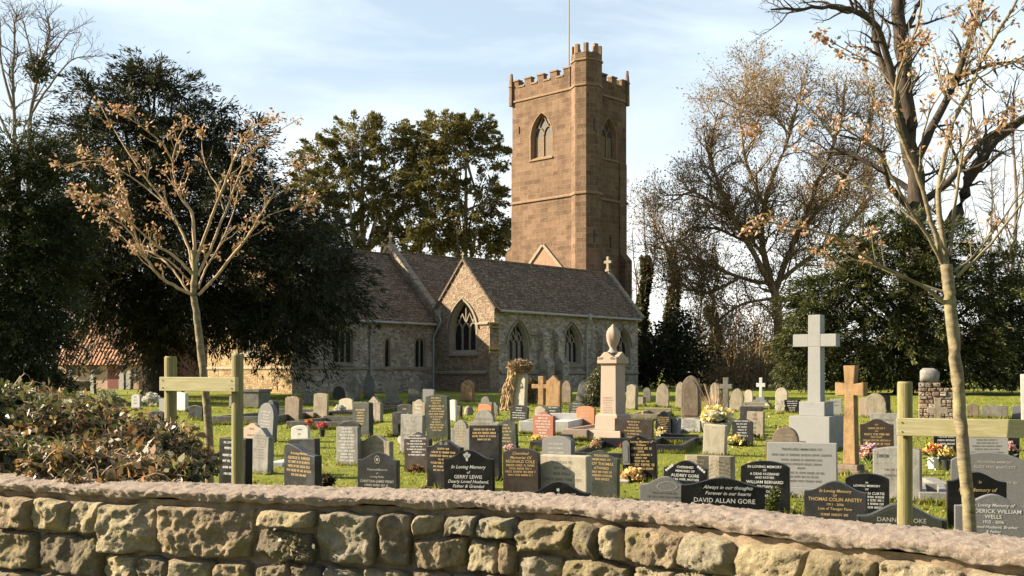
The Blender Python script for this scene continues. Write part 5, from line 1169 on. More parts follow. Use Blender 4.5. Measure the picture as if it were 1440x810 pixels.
S(1132.5,1218,676.5,775,'ogee','dark','charcoal headstone with gold lettering standing low behind the wall', [('In Loving Memory',689.5,5.6,'i'),('OF',696,4.2),('THOMAS COLIN ANSTEY',701.5,6.6),('1911 - 2006',708.5,4.6),('Late of Tanager Farm',714.5,5),('~.45',723,4.6)], 'gold', phi=20, plinth=(.06,.05))
S(1190.5,1249.5,665.6,742,'arch','black','black arched headstone with white text tucked behind the charcoal gold-lettered one', [('IN',678,3.4),('LOVING MEMORY',682.5,4.2),('OF',687.5,3.4),('DAN CURTIS',693,4.8,0,.15,.6),('~.5',698,3.8,0,.15),('~.5',702.5,3.8,0,.15),('~.45',707.5,4,0,.15),('~.45',712.5,4,0,.15)], 'ink_white', phi=24)
dn = S(1207,1326,707,800,'ogee','green','wide rustic-edged dark green headstone cut by the round stake', [('DANNY COOKE',729.5,8.4,0,0,.66)], 'ink_pale', phi=16, t=.12, inset=.9)
S(1346,1446,695,800,'ogee','grey','grey granite headstone with white lettering behind the taller young tree trunk', [('In Loving Memory of',709.5,6,'i'),('FREDERICK WILLIAM',718,7.4,0,0,.9),('WELLS',725.5,7),('1925 - 2006',733,5.4),('A Loved Husband, Brother',740,5.4,'i'),('& Father',746.5,5.2,'i')], 'ink_white', phi=16)
S(1334,1412,663.5,745,'ogee','black','black headstone with gold script crossed by the taller young tree trunk', [('In',677,5,'i',.05),('Kind Memory of',688,7,'i',0,.84)], 'gold', phi=16)
S(1340,1438,636,720,'arch','grey','broad blue-grey headstone with clipped corners and faint gold text', [('IN LOVING MEMORY',649,4.4,0,.08,.5),('ALICE MAY BARTLETT',656,5.2,0,.08,.7),('~.2',677,4.6,0,.3)], 'ink_pale', phi=18, t=.11)
S(1080.5,1176,622.5,699,'flat','lgrey','wide pale grey headstone with dark lettering before the white cross', [('TREASURED MEMORIES OF',631.5,4.4,0,0,.84),('~.86',639.5,4),('~.58',646.5,4),('~.56',652.5,4),('~.12',658,3.4),('~.66',664.5,4),('~.5',670,3.8),('~.6',676,3.8)], 'ink_dark', phi=26, t=.11, plinth=(.14,.02))
S(1229.5,1295,628,706,'low','greystone','pale weathered slab with dark streaks behind the round stake', [('~.25',641,6,0,-.28),('~.5',660,4),('~.5',668,4)], 'ink_dark', phi=30, t=.13)
S(1211,1256,589,640,'ogee','brown','brown headstone with bright gold lines behind the tapered sandstone cross', [('~.1',597,2.6),('~.5',602,3),('~.1',606,2.4),('~.74',610.5,3.8),('~.35',614.5,2.8),('~.8',619,3),('~.8',624,4)], 'gold', phi=26)
S(1315,1350,596,657,'flat','black','small black headstone with white script behind bright flower buckets', [('~.6',614,3),('~.7',619,3.4),('~.7',624,3.4),('~.5',629,3.2)], 'ink_white', phi=24)
S(1362,1416,594,655,'flat','lgrey','pale flat memorial behind the yellow-green rail, beside pink framed flowers', rows=(8,.8,.3,.8), phi=22)
S(1413,1432,612,652,'flat','black','narrow black tablet holding pink flowers, near the frame edge', None, phi=22)
S(1225,1264,581,635,'flat','greystone','plain pale slab between tapered cross and round stake', rows=(5,.8,.3,.7), phi=30)
# --- left lawn
S(353,384,601,668,'peakshoulder','greystone','tall pale grey headstone with dark side, close by the hedge stake', rows=(9,.8,.3,.7), phi=38, t=.13, plinth=(.06,.03))
S(343,372,595,640,'ogee','pink','pinkish curved headstone directly behind the tall pale grey one', rows=(2,.8,.6,.6), phi=38)
S(308,354,616,700,'flat','black','black flat headstone with white lettering at the end of the hedge', [('IN LOVING',622,4.4,0,-.1,.6),('MEMORY',630,4.6,0,-.1),('~.5',640,4.4,0,-.1),('~.5',648,4.2,0,-.1),('~.5',657,4.2,0,-.1),('~.4',666,4.2,0,-.1)], 'ink_white', phi=30, t=.13)
S(361,388.5,566.5,621,'round','grey','leaning round-topped blue-grey headstone with deep shadowed side', rows=(6,.75,.35,.65), phi=40, t=.13, lean=3)
S(376,392.5,562.6,592,'round','green','small dark headstone with light cap behind the leaning blue-grey one', None, phi=42, t=.2)
S(400,424.5,557,593,'lobed','brownstone','brownish notched-top headstone on the lawn facing the chancel', rows=(5,.7,.3,.5), ink='ink_relief', phi=38, t=.15, lean=2)
S(440.5,462,552.7,589,'low','beige','slim pale beige headstone with gently curved top near the chancel', rows=(5,.8,.4,.5), phi=30)
S(477,498,560,579,'arch','cream','low pinkish-cream tablet with white flowers beside it, near the gothic pair', None, phi=30)
S(410,437,598,630,'arch','white','bright white little headstone behind a dark slab', rows=(2,.8,.6,.4), phi=26)
S(408,451,617,672,'flat','dark','dark flat slab standing between white headstone and sloping gold-script one', None, phi=28, t=.13)
S(496,525,565,614,'scallop','green','grey-green headstone with scalloped top and gold lettering', rows=(6,.75,.35,.6), ink='gold', phi=36, t=.16)
S(515.5,539,557,594,'peakshoulder','beige','beige-brown shouldered headstone just right of the scalloped one', rows=(4,.8,.5,.6), phi=36, t=.14)
S(476,507,592.6,622,'arch','dark','low dark arched headstone behind the pale text-covered slab', None, phi=32)
S(473,507.5,600,655,'flat','greystone','pale grey rectangular slab covered with white lettering rows', rows=(11,.93,.12,.82), ink='ink_white', phi=30, t=.1)
S(507,553.5,611,655,'ogee','beige','wide beige headstone with serpentine top and raised letters', rows=(3,.7,.35,.75), phi=34, t=.12)
S(558.5,583,568,600,'arch','dark','small dark arched headstone with a gold crest', rows=(2,.75,.55,.5), ink='gold', phi=30)
S(579.5,600,561.5,606,'ogee','beige','light brown headstone in lines of text beside the tall green slab', rows=(6,.8,.2,.75), ink='ink_white', phi=32)
S(552,574,579,613,'arch','dark','dark side-on headstone behind the light grey one with heart vase', None, phi=40, t=.13, plinth=(.04,.06))
S(562.5,598,583,640,'flat','greystone','light grey flat headstone, white heart vase at its foot', rows=(6,.85,.3,.75), ink='ink_pale', phi=32, t=.12)
S(600,634,555,620,'low','green','tallest polished dark green slab in gold lettering, mid lawn', rows=(13,.92,.22,.75), ink='gold', phi=30, t=.12)
S(594.5,613,547.5,600,'flat','grey','grey slab peeping out behind the tall dark green one', None, phi=36)
S(632,643,562,594,'arch','white','white headstone half hidden by the tall dark green slab', None, phi=30)
S(642,650,571,590,'flat','dark','thin dark stone edge standing next to the white headstone', None, phi=45, t=.1)
S(674,695.5,557.6,591,'shoulder','old','weathered brown-grey shouldered stone behind the pink granite top', None, phi=34)
S(671.5,692.5,568,592,'arch','orange','small pink granite headstone behind the wide grey shouldered one', None, phi=32)
S(660,704,576,612,'shoulder','greystone','wide grey shouldered headstone behind the black teddy stone', rows=(3,.6,.25,.7), phi=30)
S(633.5,663,591,636,'shoulder','greystone','greenish-grey shouldered headstone filled with small gold text', rows=(8,.85,.25,.75), ink='gold', phi=32)
S(700.5,729.5,590,632,'ogee','green','dark grey-green headstone with gold leaves, pink flowers at foot', rows=(6,.8,.25,.55), ink='gold', phi=34)
# --- centre
S(749,781,578.5,620,'ogee','red','terracotta red granite headstone with pale lettering before the white ledger', rows=(8,.85,.15,.75), phi=32, t=.11)
S(810.5,838,571,604,'arch','orange','orange granite headstone leaning against the view of the obelisk base', rows=(5,.8,.25,.6), phi=32, t=.1)
S(799.5,824,564,594,'ogee','green','dark green headstone with pale lines behind the orange granite', rows=(6,.85,.2,.75), ink='ink_pale', phi=30)
S(767.5,790,571,592,'arch','green','small dark headstone with white lines below the sandstone gothic stone', rows=(4,.85,.2,.7), ink='ink_white', phi=30)
S(717,743.5,569.6,593,'arch','dark','dark arched headstone with white lines under the ivy-choked stone', rows=(5,.8,.2,.75), ink='ink_white', phi=30)
S(762,808.5,613,662,'arch','grey','mid grey arched headstone behind the pale cream block', rows=(3,.75,.5,.7), ink='ink_pale', phi=34, t=.13)
S(864,919,589,622,'flat','brown','low wide brown headstone with gold verse and carved side panels', rows=(6,.85,.2,.5), ink='gold', phi=28)
S(921,945,578,616,'gothic','black','black pointed headstone crowded with gold text, flowers at its foot', rows=(9,.75,.2,.75), ink='gold', phi=28)
S(988,1022,597,641,'flat','cream','plain upright cream block below the daffodil planter', rows=(1,.9,.8,.4), phi=30, t=.2)
S(1029.5,1059,587,628,'peak','dark','dark headstone with white lines and yellow flowers at its foot', rows=(6,.85,.35,.75), ink='ink_white', phi=26, t=.1)
S(1040.5,1072,572,601,'flat','dark','dark flat headstone behind the slim beige one', None, phi=30)
S(1050,1075,578.6,616,'flat','beige','slim beige headstone right behind the dark one with yellow flowers', rows=(5,.85,.2,.5), phi=34, t=.12)
S(1077,1132,600,645,'shoulder','brownstone','broad brown-beige shouldered stone behind the wide pale grey one', rows=(4,.8,.4,.5), phi=30, t=.13)
S(1103.5,1126,562,581,'flat','black','small black tablet with white lines near the white cross steps', rows=(5,.85,.2,.8), ink='ink_white', phi=26)
S(1169,1184.5,561,585,'flat','lgrey','small blue-grey stone between white cross and tapered cross', rows=(2,.8,.6,.6), phi=26)
S(1226.5,1252,556,581,'flat','black','small black tablet with white bird emblem and white lines', rows=(5,.75,.1,.6), ink='ink_white', emblem=('bird',-.3,562,6), phi=26)
S(1208,1220,559,586,'arch','pink','reddish pink stone beside the tapered cross, in the back row', None, phi=26)
S(1217,1246,553,588,'round','beige','beige round-topped stone behind the black bird tablet', None, phi=28)
S(1360,1376,567,587,'peak','brownstone','dark brown peaked stone by the young tree, under the right yew', None, phi=26)
S(1381,1416,569,588,'scallop','old','mossy brown lobed stone under the right yew', None, phi=26)
S(1424,1448,570,590,'arch','grey','grey arched stone under the right yew near the frame edge', None, phi=26)
S(1437,1452,526,600,'flat','white','tall white stone only just entering at the frame edge', None, phi=26)
# --- old weathered stones
OG = 'old weathered gravestones'
S(94.5,102.5,520.6,552,'round','old','thin weathered stone standing beside the chest tomb under the conifer', None, phi=60, t=.14)
S(126,137.5,526,556,'peak','old','weathered grey stone in front of the chest tomb', None, phi=55, t=.14, lean=-3)
S(151,162,519,547,'flat','old','tall narrow old stone before the cottage gate pier', None, phi=55, t=.16)
S(167,177,522.6,548,'peak','old','old peaked stone next to the tall narrow one by the cottage', None, phi=50, t=.15)
S(176,187,521,547.5,'lobed','old','old notched stone between peaked and round stones by the cottage', None, phi=48, t=.14, lean=2)
S(187,200.5,525,544.5,'round','brownstone','brownish round-headed old stone nearest the yew trunk', None, phi=40, t=.12)
S(185,200,554.5,577,'arch','lgrey','light grey small stone on shaded grass above the hedge', rows=(3,.8,.4,.5), phi=40, t=.12)
S(208,223,556,572,'arch','beige','pale stone with white blossom spray above the hedge', None, phi=35)
S(224,238,561,584,'flat','lgrey','pale stone half behind the back round stake', None, phi=30)
S(248,264.5,552,579,'flat','white','white upright stone seen past the back round stake', None, phi=36, t=.14)
S(209,232,577.6,600,'arch','black','low black rounded stone peeping above the hedge leaves', None, phi=34)
S(265,287,570,590,'arch','black','dark curved stone crossed by the slender young trunk', None, phi=34)
S(468,485,543,562,'round','dark','low dark stone in chancel shade, leftmost by the wall', None, phi=30)
S(486,505.5,527.5,564,'gothic','old','tall pointed stone in shade below the chancel window', None, phi=30)
S(511,527,526,561,'gothic','old','pointed dark stone standing at the chancel downpipe', None, phi=30)
S(542,561,528,569.6,'shoulder','old','tall shouldered dark stone under the chancel lancet', None, phi=30, plinth=(.2,.12))
S(574,591.5,527.5,567,'gothic','old','tall pointed dark stone beneath the two-light chancel window', None, phi=30)
S(647,667,534.6,565,'round','sand','glowing orange round-topped sandstone near the lit gable', None, phi=38, t=.16)
S(767.5,790,527.5,574,'peakshoulder','sand','orange sandstone with peaked shoulders before the aisle window', None, phi=36, t=.16, inset=.86)
S(790,805,535,568,'gothic','brownstone','rounded brown stone close behind the peaked sandstone', None, phi=38, t=.14)
S(809,832,533,566,'round','old','tilted hoop-topped stone by the weeping ivy bush', None, phi=34, t=.16, lean=14)
S(880,897,540,577,'peak','beige','beige stone with coffin-like peaked top next to the obelisk', None, phi=40, t=.2)
S(922,941,539,573,'gothic','beige','pale pointed stone against dark bushes behind the black gold-text stone', None, phi=30)
S(949.5,963,537,575,'gothic','beige','pale stone half hidden behind the tall gothic memorial', None, phi=30)
S(998,1012,538,576,'gothic','beige','pale gothic stone directly behind the daffodil planter', None, phi=28, inset=.8)
S(1011,1025,549,576,'gothic','beige','smaller gothic stone next to the dark stone cross', None, phi=28, inset=.8)
S(1026,1045,546,579,'gothic','beige','broad gothic pale stone right of the planter grasses', None, phi=28, inset=.84)
S(1047,1059,548,569,'round','cream','yellowish round-headed stone beside the stepped cross', None, phi=30)
S(1090,1108,545,580,'round','cream','pale keyhole-shaped round-headed stone with a broken cross leaning on it', None, phi=28, t=.14)
# --- tall gothic memorial on white tablet
def gothic_memorial():
    d = gd(607); s = d/F; o = P(972,607,d); gz = g(d); root = empty('gothic_memorial', (o.x, d, gz), -R(20), 'tall gothic brown memorial rising from a white inscribed base tablet', 'gravestone')
    z0 = P(0,587,d).z-gz; zt = P(0,528,d).z-gz; w = 27*s
    mb = MB(); mb.prism([(x, z+z0) for x, z in outline('gothic', w, zt-z0)], lambda q,z: (q,-.09,z), lambda q,z: (q,.09,z)); st = mb.build('upper_stone', MAT['brownstone'], root, bevel=.02)
    mb = MB(); mb.prism([(x*.78, z*.86+z0+.05) for x, z in outline('gothic', w, zt-z0)], lambda q,z: (q,-.105,z), lambda q,z: (q,-.085,z)); mb.build('panel', MAT['brownstone'], st, bevel=.008)
    mb = MB(); mb.box(-17*s, 17*s, -.17, .16, -.1, z0); mb.build('base', MAT['beige'], root, bevel=.015)
    mb = MB(); mb.prism(outline('low', 29*s, z0-.02), lambda q,z: (q,-.215,z), lambda q,z: (q,-.171,z)); tb = mb.build('white_tablet', MAT['white'], root, bevel=.006)
    lm = MB()
    for i in range(7): pseudo_line(lm, 0, z0*(.82-.09*i), 24*s*random.uniform(.6,1), .022, -.219)
    lm.build('lettering', MAT['ink_dark'], tb, uv=False)
gothic_memorial()
# --- obelisk
def obelisk():
    d = gd(618); s = d/F; gz = g(d); o = P(862,618,d); root = empty('obelisk_monument', (o.x, d, gz), -R(38), 'pink granite pedestal monument topped by a draped urn, tallest in the middle', 'monument'); Z = lambda y: P(0,y,d).z-gz; k = 1/1.404
    mb = MB(); wv = lambda px: px*s*k/2
    mb.frustum(-.1, Z(604), wv(94), wv(94), wv(90), wv(90)); mb.build('step', MAT['pink'], root, bevel=.012)
    mb = MB(); mb.frustum(Z(604), Z(584), wv(52), wv(52), wv(50), wv(50)); mb.frustum(Z(584), Z(581), wv(50), wv(50), wv(40), wv(40)); mb.build('plinth', MAT['pink'], root, bevel=.008)
    mb = MB(); mb.frustum(Z(581), Z(513), wv(36), wv(36), wv(34), wv(34)); sh = mb.build('shaft', MAT['pink'], root, bevel=.01)
    lm = MB()
    for i in range(9): pseudo_line(lm, 0, Z(560)-i*.06, wv(28)*2*random.uniform(.5,.9), .03, -wv(36)-.002)
    lm.build('lettering', MAT['ink_relief'], sh, uv=False)
    mb = MB(); mb.frustum(Z(513.2), Z(511), wv(35), wv(35), wv(45), wv(45)); mb.frustum(Z(511), Z(506), wv(45), wv(45), wv(45), wv(45)); w = wv(44)
    for rot in range(4):
        M = Matrix.Rotation(rot*math.pi/2, 4, 'Z'); mb.prism([(-w, Z(506)), (w, Z(506)), (w, Z(502)), (w*.75, Z(503)), (0, Z(495)), (-w*.75, Z(503)), (-w, Z(502))], lambda q,z: M @ Vector((q,-w+.002*rot,z)), lambda q,z: M @ Vector((q,-w*.35,z)))
    mb.build('capital', MAT['pink'], root, bevel=.006)
    mb = MB(); q = lambda px: px*s/2; prof = [(q(20),Z(497)),(q(16),Z(495)),(q(10),Z(492)),(q(9),Z(489)),(q(12),Z(486)),(q(17),Z(479)),(q(19.5),Z(472)),(q(18),Z(467)),(q(12),Z(462)),(q(6),Z(459)),(q(1.5),Z(456))]
    mb.lathe([(.001, Z(497.5))]+prof, 24); mb.v = [(x*(1+.10*math.sin(5*math.atan2(y,x)+z*7)*(1 if z > Z(488) else .2)), y*(1+.10*math.sin(5*math.atan2(y,x)+z*7)*(1 if z > Z(488) else .2)), z) for x,y,z in mb.v]
    mb.build('draped_urn', MAT['pink'], root, smooth=True)
obelisk()
# --- great white cross
def white_cross():
    d = gd(632); s = d/F; gz = g(d); o = P(1148,632,d); a = 36; root = empty('stone_cross', (o.x, d, gz), -R(a), 'tall pale grey granite cross on stepped blocks, highest memorial', 'memorial cross'); Z = lambda y: P(0,y,d).z-gz
    aa = R(a)-math.atan(428/F); ca, sa = math.cos(aa), math.sin(aa)
    sz = lambda px: px*s/(ca+sa)/2
    mb = MB(); w = sz(22.5); mb.frustum(Z(565), Z(487.5), w*1.06, w*1.06, w, w); mb.box(-w, w, -w, w, Z(487.5), Z(443)); cr = mb.build('shaft', MAT['lgrey'], root, bevel=.01)
    aw = (63/ca*s-2*w*sa/ca)/2*1.02; mb = MB(); mb.box(-aw, -w+.001, -w*.97, w*.97, Z(487.5), Z(470)); mb.box(w-.001, aw, -w*.97, w*.97, Z(487.5), Z(470)); mb.build('arms', MAT['lgrey'], root, bevel=.01)
    for n_, y0, y1, px in (('upper_block',584.5,564.6,47),('lower_block',624,584.5,74),('step',636,624,80)):
        mb = MB(); q = sz(px); mb.box(-q, q, -q, q, Z(y0)-(.1 if n_ == 'step' else 0), Z(y1)); mb.build(n_, MAT['lgrey'], root, bevel=.012)
white_cross()
def small_cross(label, xc, yt, yb, wpx, mat, phi, steps=(), arm=(.55,.72), flare=0, lean=0, base=None, thick=.12, name='stone_cross'):
    d = gd(yb); s = d/F; gz = g(d); o = P(xc,yb,d); root = empty(name, (o.x, d, gz), 0, label, 'memorial cross', 'stone crosses among the graves'); root.rotation_euler = (0, R(lean), -R(phi)); h = P(0,yt,d).z-gz; w = wpx*s/max(.5, math.cos(R(phi)-math.atan((xc-CX)/F)))
    mb = MB(); z = 0; t = thick*w; pz = 0
    for i, (fw, fh) in enumerate(steps):
        mb.box(-w*fw, w*fw, -w*fw*.75, w*fw*.75, z-.05 if i == 0 else z, z+fh*h); z += fh*h
    if steps: mb.build('steps', MAT[base or mat], root, bevel=.01)
    zc = z+(h-z)*(arm[0]+arm[1])/2; ah = (h-z)*(arm[1]-arm[0])/2; f = flare
    ol = [(-t*(1+f), z), (t*(1+f), z), (t*(1-.2*f), zc-ah), (w/2, zc-ah*(1+f*.6)), (w/2, zc+ah*(1+f*.6)), (t*(1-.2*f), zc+ah*.9), (t*(1+f*.7), h), (-t*(1+f*.7), h), (-t*(1-.2*f), zc+ah*.9), (-w/2, zc+ah*(1+f*.6)), (-w/2, zc-ah*(1+f*.6)), (-t*(1-.2*f), zc-ah)]
    dp = t*.85; mb = MB(); mb.prism([(x, zz) for x, zz in ol], lambda q,zz: (q,-dp,zz), lambda q,zz: (q,dp,zz)); mb.build('cross', MAT[mat], root, bevel=min(.02, t*.15)); return root
MAT['sandbrown'] = weathered('streaked_brown_sandstone', (.28,.165,.075), (.46,.29,.14), (.46,.38,.22), .7, .5)
small_cross('tapered orange sandstone cross with flaring arms on a rough base', 1197, 514, 668, 38, 'sandbrown', 46, ((.42,.05),(.34,.05)), (.70,.82), .30, 0, 'brownstone', .17)
small_cross('small white cross on three grey steps near the thicket', 1070, 531, 570, 12, 'white', 26, ((.95,.10),(.75,.10),(.5,.10)), (.52,.72), .1, base='greystone', thick=.16)
small_cross('dark stone cross standing behind the gothic row', 1021, 531, 577, 17, 'old', 26, (), (.66,.8), .1, thick=.2)
small_cross('broken old stone cross with one low arm by the sandstone stone', 762, 529, 572, 26, 'sand', 30, (), (.60,.74), .0, thick=.14)
small_cross('little broken white cross leaning on the keyhole-shaped stone', 1093, 562, 582, 13, 'cream', 20, (), (.6,.78), .0, 20, thick=.17)
small_cross('plain beige stone cross set before the rubble pier', 1318.5, 560, 596, 27, 'beige', 22, (), (.40,.66), .0, thick=.17)
# --- rubble pier monument
def pier():
    d = gd(590); s = d/F; gz = g(d); o = P(1318,590,d); root = empty('rubble_monument', (o.x, d, gz), -R(20), 'rough rubble masonry pier with a pale boulder on top', 'monument'); V, Q = [], []
    W, Ht = 50*s, P(0,536,d).z-gz
    st = []; z = 0
    while z < Ht-.05:
        h = random.uniform(.1,.17); x = -W/2
        while x < W/2-.05:
            w = random.uniform(.14,.32); w = min(w, W/2-x)
            if not (x+w > W*.12 and z > Ht*.82): st.append((x, x+w, z, min(Ht, z+h)))
            x += w
        z += h
    mb = MB()
    for (a, b, c, e) in st:
        f = .012; dp = random.uniform(.24,.29); mb.box(a+f, b-f, -dp, dp, c+f*.6, e-f*.6)
    so_ = mb.build('rubble', rubble('pier_rubble', [(.22,.13,.09),(.30,.22,.16),(.38,.34,.28),(.18,.13,.10)], (.2,.16,.12), 5, 8), root, bevel=.025)
    mb = MB(); mb.box(-W/2+.03, W*.45, -.22, .22, 0, Ht*.8); mb.build('core', MAT['brownstone'], root)
    mb = MB(); mb.lathe([(.01,Ht-.02),(.30,Ht),(.34,Ht+.14),(.28,Ht+.34),(.20,Ht+.46),(.02,Ht+.5)], 14, (-W*.22,0,0)); mb.v = [tuple(Vector(v)+Vector((.13*mnoise.noise(Vector(v)*3.1), .13*mnoise.noise(Vector(v)*3.1+Vector((3,1,2))), .09*mnoise.noise(Vector(v)*4)))) for v in mb.v]; mb.v = [(-W*.22+(x+W*.22)*.78+.25*(z-Ht)*(x > -W*.22), y*.7, Ht+(z-Ht)*.85-.25*max(0, x+W*.22)) for x,y,z in mb.v]; mb.build('cap_boulder', MAT['greystone'], root, smooth=True)
pier()
# --- open book stone
def book():
    d = gd(690); s = d/F; gz = g(d); o = P(998,690,d); root = empty('open_book_headstone', (o.x, d, gz), -R(24), 'beige headstone carved like an open book behind the white rose stone', 'gravestone'); h = P(0,640.5,d).z-gz; w = 31*s
    for sg in (-1, 1):
        pts = [(0, 0), (sg*w*.5, -.05), (sg*w, -.02), (sg*w*1.1, .0)]; mb = MB()
        n = len(pts); v = [(x, y-.06, z) for z in (0, h*(1)) for x, y in pts]+[(x, y+.09, z) for z in (0, h) for x, y in pts]
        fs = [(i, i+1, n+i+1, n+i) for i in range(n-1)]+[(2*n+i, 3*n+i, 3*n+i+1, 2*n+i+1) for i in range(n-1)]+[(n+i, n+i+1, 3*n+i+1, 3*n+i) for i in range(n-1)]+[(i, 2*n+i, 2*n+i+1, i+1) for i in range(n-1)]+[(n-1, 3*n-1, 4*n-1, 2*n-1), (0, n, 3*n, 2*n)]
        mb.add(v, fs); pg = mb.build('page', MAT['beige'], root, bevel=.006); lm = MB()
        for i in range(6): pseudo_line(lm, sg*w*.52, h*(.85-.1*i), w*random.uniform(.4,.7), h*.05, -.118)
        lm.build('lettering', MAT['ink_relief'], pg, uv=False)
book()
# --- chest tombs, kerbs, ledgers
def chest(label, x0, x1, yt, yb, mat, slab, dep, phi):
    d = gd(yb); s = d/F; gz = g(d); o = P((x0+x1)/2,yb,d); root = empty('chest_tomb', (o.x, d, gz), -R(phi), label, 'tomb'); w = (x1-x0)*s/2; h = P(0,yt,d).z-gz
    mb = MB(); mb.box(-w*.9, w*.9, -dep*.45, dep*.45, -.1, h-.11); mb.build('chest', MAT[mat], root, bevel=.015); mb = MB(); mb.box(-w, w, -dep/2, dep/2, h-.11, h); mb.build('top_slab', MAT[slab], root, bevel=.02)
chest('dark chest tomb with pale top slab under the conifer', 104, 127, 535, 550, 'old', 'greystone', .9, 8); chest('shaded dark chest tomb against the golden east wall', 342, 376, 547, 574, 'old', 'old', .9, 20)
def kerb(label, x0, x1, yf, yb_, mat, h=.12, phi=12, name='grave_kerb', fill=None):
    """rectangular kerb set lying on the grass between picture rows yf (front) and yb_ (back)"""
    d0, d1 = gd(yf), gd(yb_); s = d0/F; o = P((x0+x1)/2, yf, d0); root = empty(name, (o.x, d0, g(d0)), -R(phi), label, 'grave kerb', 'kerb sets round the graves'); w = (x1-x0)*s/2; L = d1-d0; t = .1
    mb = MB(); mb.box(-w, w, 0, t, -.08, h); mb.box(-w, w, L-t, L, -.08, h+g(d1)-g(d0)); mb.box(-w, -w+t, t, L-t, -.08, h-.004); mb.box(w-t, w, t, L-t, -.08, h-.004); mb.build('kerb', MAT[mat], root, bevel=.012)
    if fill: mb = MB(); mb.box(-w+t, w-t, t, L-t, -.08, h*.55+.5*(g(d1)-g(d0))); mb.build('infill', MAT[fill], root)
kerb('white marble kerb set behind the terracotta red headstone', 729, 800, 611, 597, 'white', .34, 14, fill='white'); kerb('pink granite kerb at the foot of the obelisk', 790, 826, 619, 606, 'pink', .26, 20)
kerb('long black granite kerb before the tall gothic memorial', 926, 988, 625, 606, 'dark', .16, 16); kerb('second black granite kerb behind the niche headstone', 900, 960, 639, 622, 'dark', .2, 16); kerb('dark kerb set with red flowers behind the green gold-lettered stone', 800, 890, 652, 628, 'dark', .2, 14)
kerb('dark kerb end beside the yellow flowers', 744, 764, 634, 622, 'dark', .2, 20); kerb('low dark kerb by the white-flower tablet', 462, 498, 587, 577, 'dark', .2, 14); kerb('rough low stone kerb on the lawn beside the slender tree', 296, 373, 598, 586, 'old', .26, 10); kerb('mossy flat kerb near red and orange vases', 400, 480, 603, 594, 'old', .2, 12)
kerb('pale rough kerb block on grass behind the black gold-script stone', 1294, 1332, 710, 694, 'greystone', .16, 20, 'stone_kerb'); kerb('little pinkish kerb between two lawn headstones', 424, 442, 589, 580, 'pink', .2, 20)
def flat_slab(label, x0, x1, yf, yb_, mat, h=.08):
    d0, d1 = gd(yf), gd(yb_); w = (x1-x0)*d0/F/2; o = P((x0+x1)/2, yf, d0); root = empty('ledger_stone', (o.x, d0, g(d0)), -R(10), label, 'ledger stone'); mb = MB(); mb.box(-w, w, 0, d1-d0, -.05, h); mb.build('slab', MAT[mat], root, bevel=.015)
flat_slab('small white slab lying flat on the lawn', 377, 399, 656, 648, 'white'); flat_slab('pale slab edge lying by the yellow bouquet', 868, 884, 681, 674, 'cream', .05); flat_slab('flat pale stone lying on grass near flower buckets', 1316, 1336, 690, 680, 'greystone', .1)
# rough leaning slab
S(750,769,570,594,'peak','cream','rough pale boulder-like slab leaning behind the terracotta headstone', None, phi=30, t=.25, lean=10, name='rough_headstone')
S(944.5,956,586.5,616,'peak','greystone','small pale pillar with pointed top by the black gold-text stone', None, phi=38, t=.18, name='grave_pillar')
S(151,176,507,541,'flat','render','rough gate pier in pinkish stone before the cottage', None, phi=20, t=.5, name='gate_pier')
# --- ivy choked stone
def ivy_stone():
    d = gd(578); s = d/F; gz = g(d); r = stone(714,741,517,578,'round','cream','old stone strangled by dry pale ivy roots and a bushy dead top', None, phi=34, t=.2, lean=5, name='ivy_choked_headstone'); O = np.array(r.location)
    mb = MB()
    for i in range(46):
        x = random.uniform(-.6,-.18); pts = []
        for k in range(7):
            f = k/6; pts.append((x*(1-.25*f)+random.gauss(0,.05)+.25*f*f, -.16+random.gauss(0,.06), f*1.62+random.gauss(0,.03)))
        mb.tube(smoothpoly(pts, 3), random.uniform(.014,.045), 5, False)
    n_ = N('dry_ivy_wood'); f = n_.noise(n_.pos(), 12, 6, .7); n_.bump(f, .6, .02); m = n_.done(n_.ramp(f, [(.3,(.24,.15,.08)),(.7,(.50,.36,.21))]), .9, .2); mb.build('ivy_roots', m, r, uv=False)
    n = 2600; th = rdir(n); C = th*np.array([.46,.30,.20])*rng.random((n,1))**.4+np.array([.06,-.05,1.62]); V, Q = leaf_quads(C, th+rng.normal(size=(n,3))*.7, rng.uniform(.06,.18,n), rng.uniform(.02,.06,n), rng.uniform(0,6.28,n), .2)
    npmesh('dead_ivy', V, Q, leafmat('dead_ivy_leaves', [(.42,.30,.17),(.30,.20,.11),(.5,.38,.24),(.22,.15,.08)], .8, .2), r)
ivy_stone()
mass('weeping_ivy_bush', 'grey-green drooping ivy bush against the obelisk side', 'bush', 42, [(836,548,11,24),(832,568,12,14),(841,530,6,14)], leafmat('greygreen_ivy', [(.13,.13,.06),(.20,.19,.10),(.08,.09,.035),(.27,.25,.15)], .6, .2), 2600, .13, MAT['twig'], 16, rd=1.)
mass('dead_ivy_stump', 'orange dead ivy clump beside the broken stone cross', 'ivy', 44, [(748,542,8,8),(747,556,6,12)], MAT['bramble'], 1200, .13, MAT['twig'], 30, rd=1.)
mass('low_shrubs', 'low green shrub bank under the right yew beyond the rail', 'shrub', 44, [(1375,586,20,7),(1410,585,26,8),(1440,584,20,8),(1350,590,12,5)], MAT['conifer'], 3000, .12, MAT['bark'], 10)
mass('dry_shrub', 'dark dry shrub behind the gothic memorial', 'bush', 52, [(990,556,10,14),(985,575,10,10)], MAT['bramble'], 1400, .12, MAT['twig'], 40)
mass('green_shrub', 'pale leafy shrub above the hedge beside the chest tomb', 'shrub', 30, [(150,556,14,9),(163,566,12,8),(112,560,14,8)], leafmat('pale_shrub', [(.34,.32,.20),(.14,.17,.05),(.45,.42,.3)], .6, .3), 900, .09, MAT['twig'], 18)
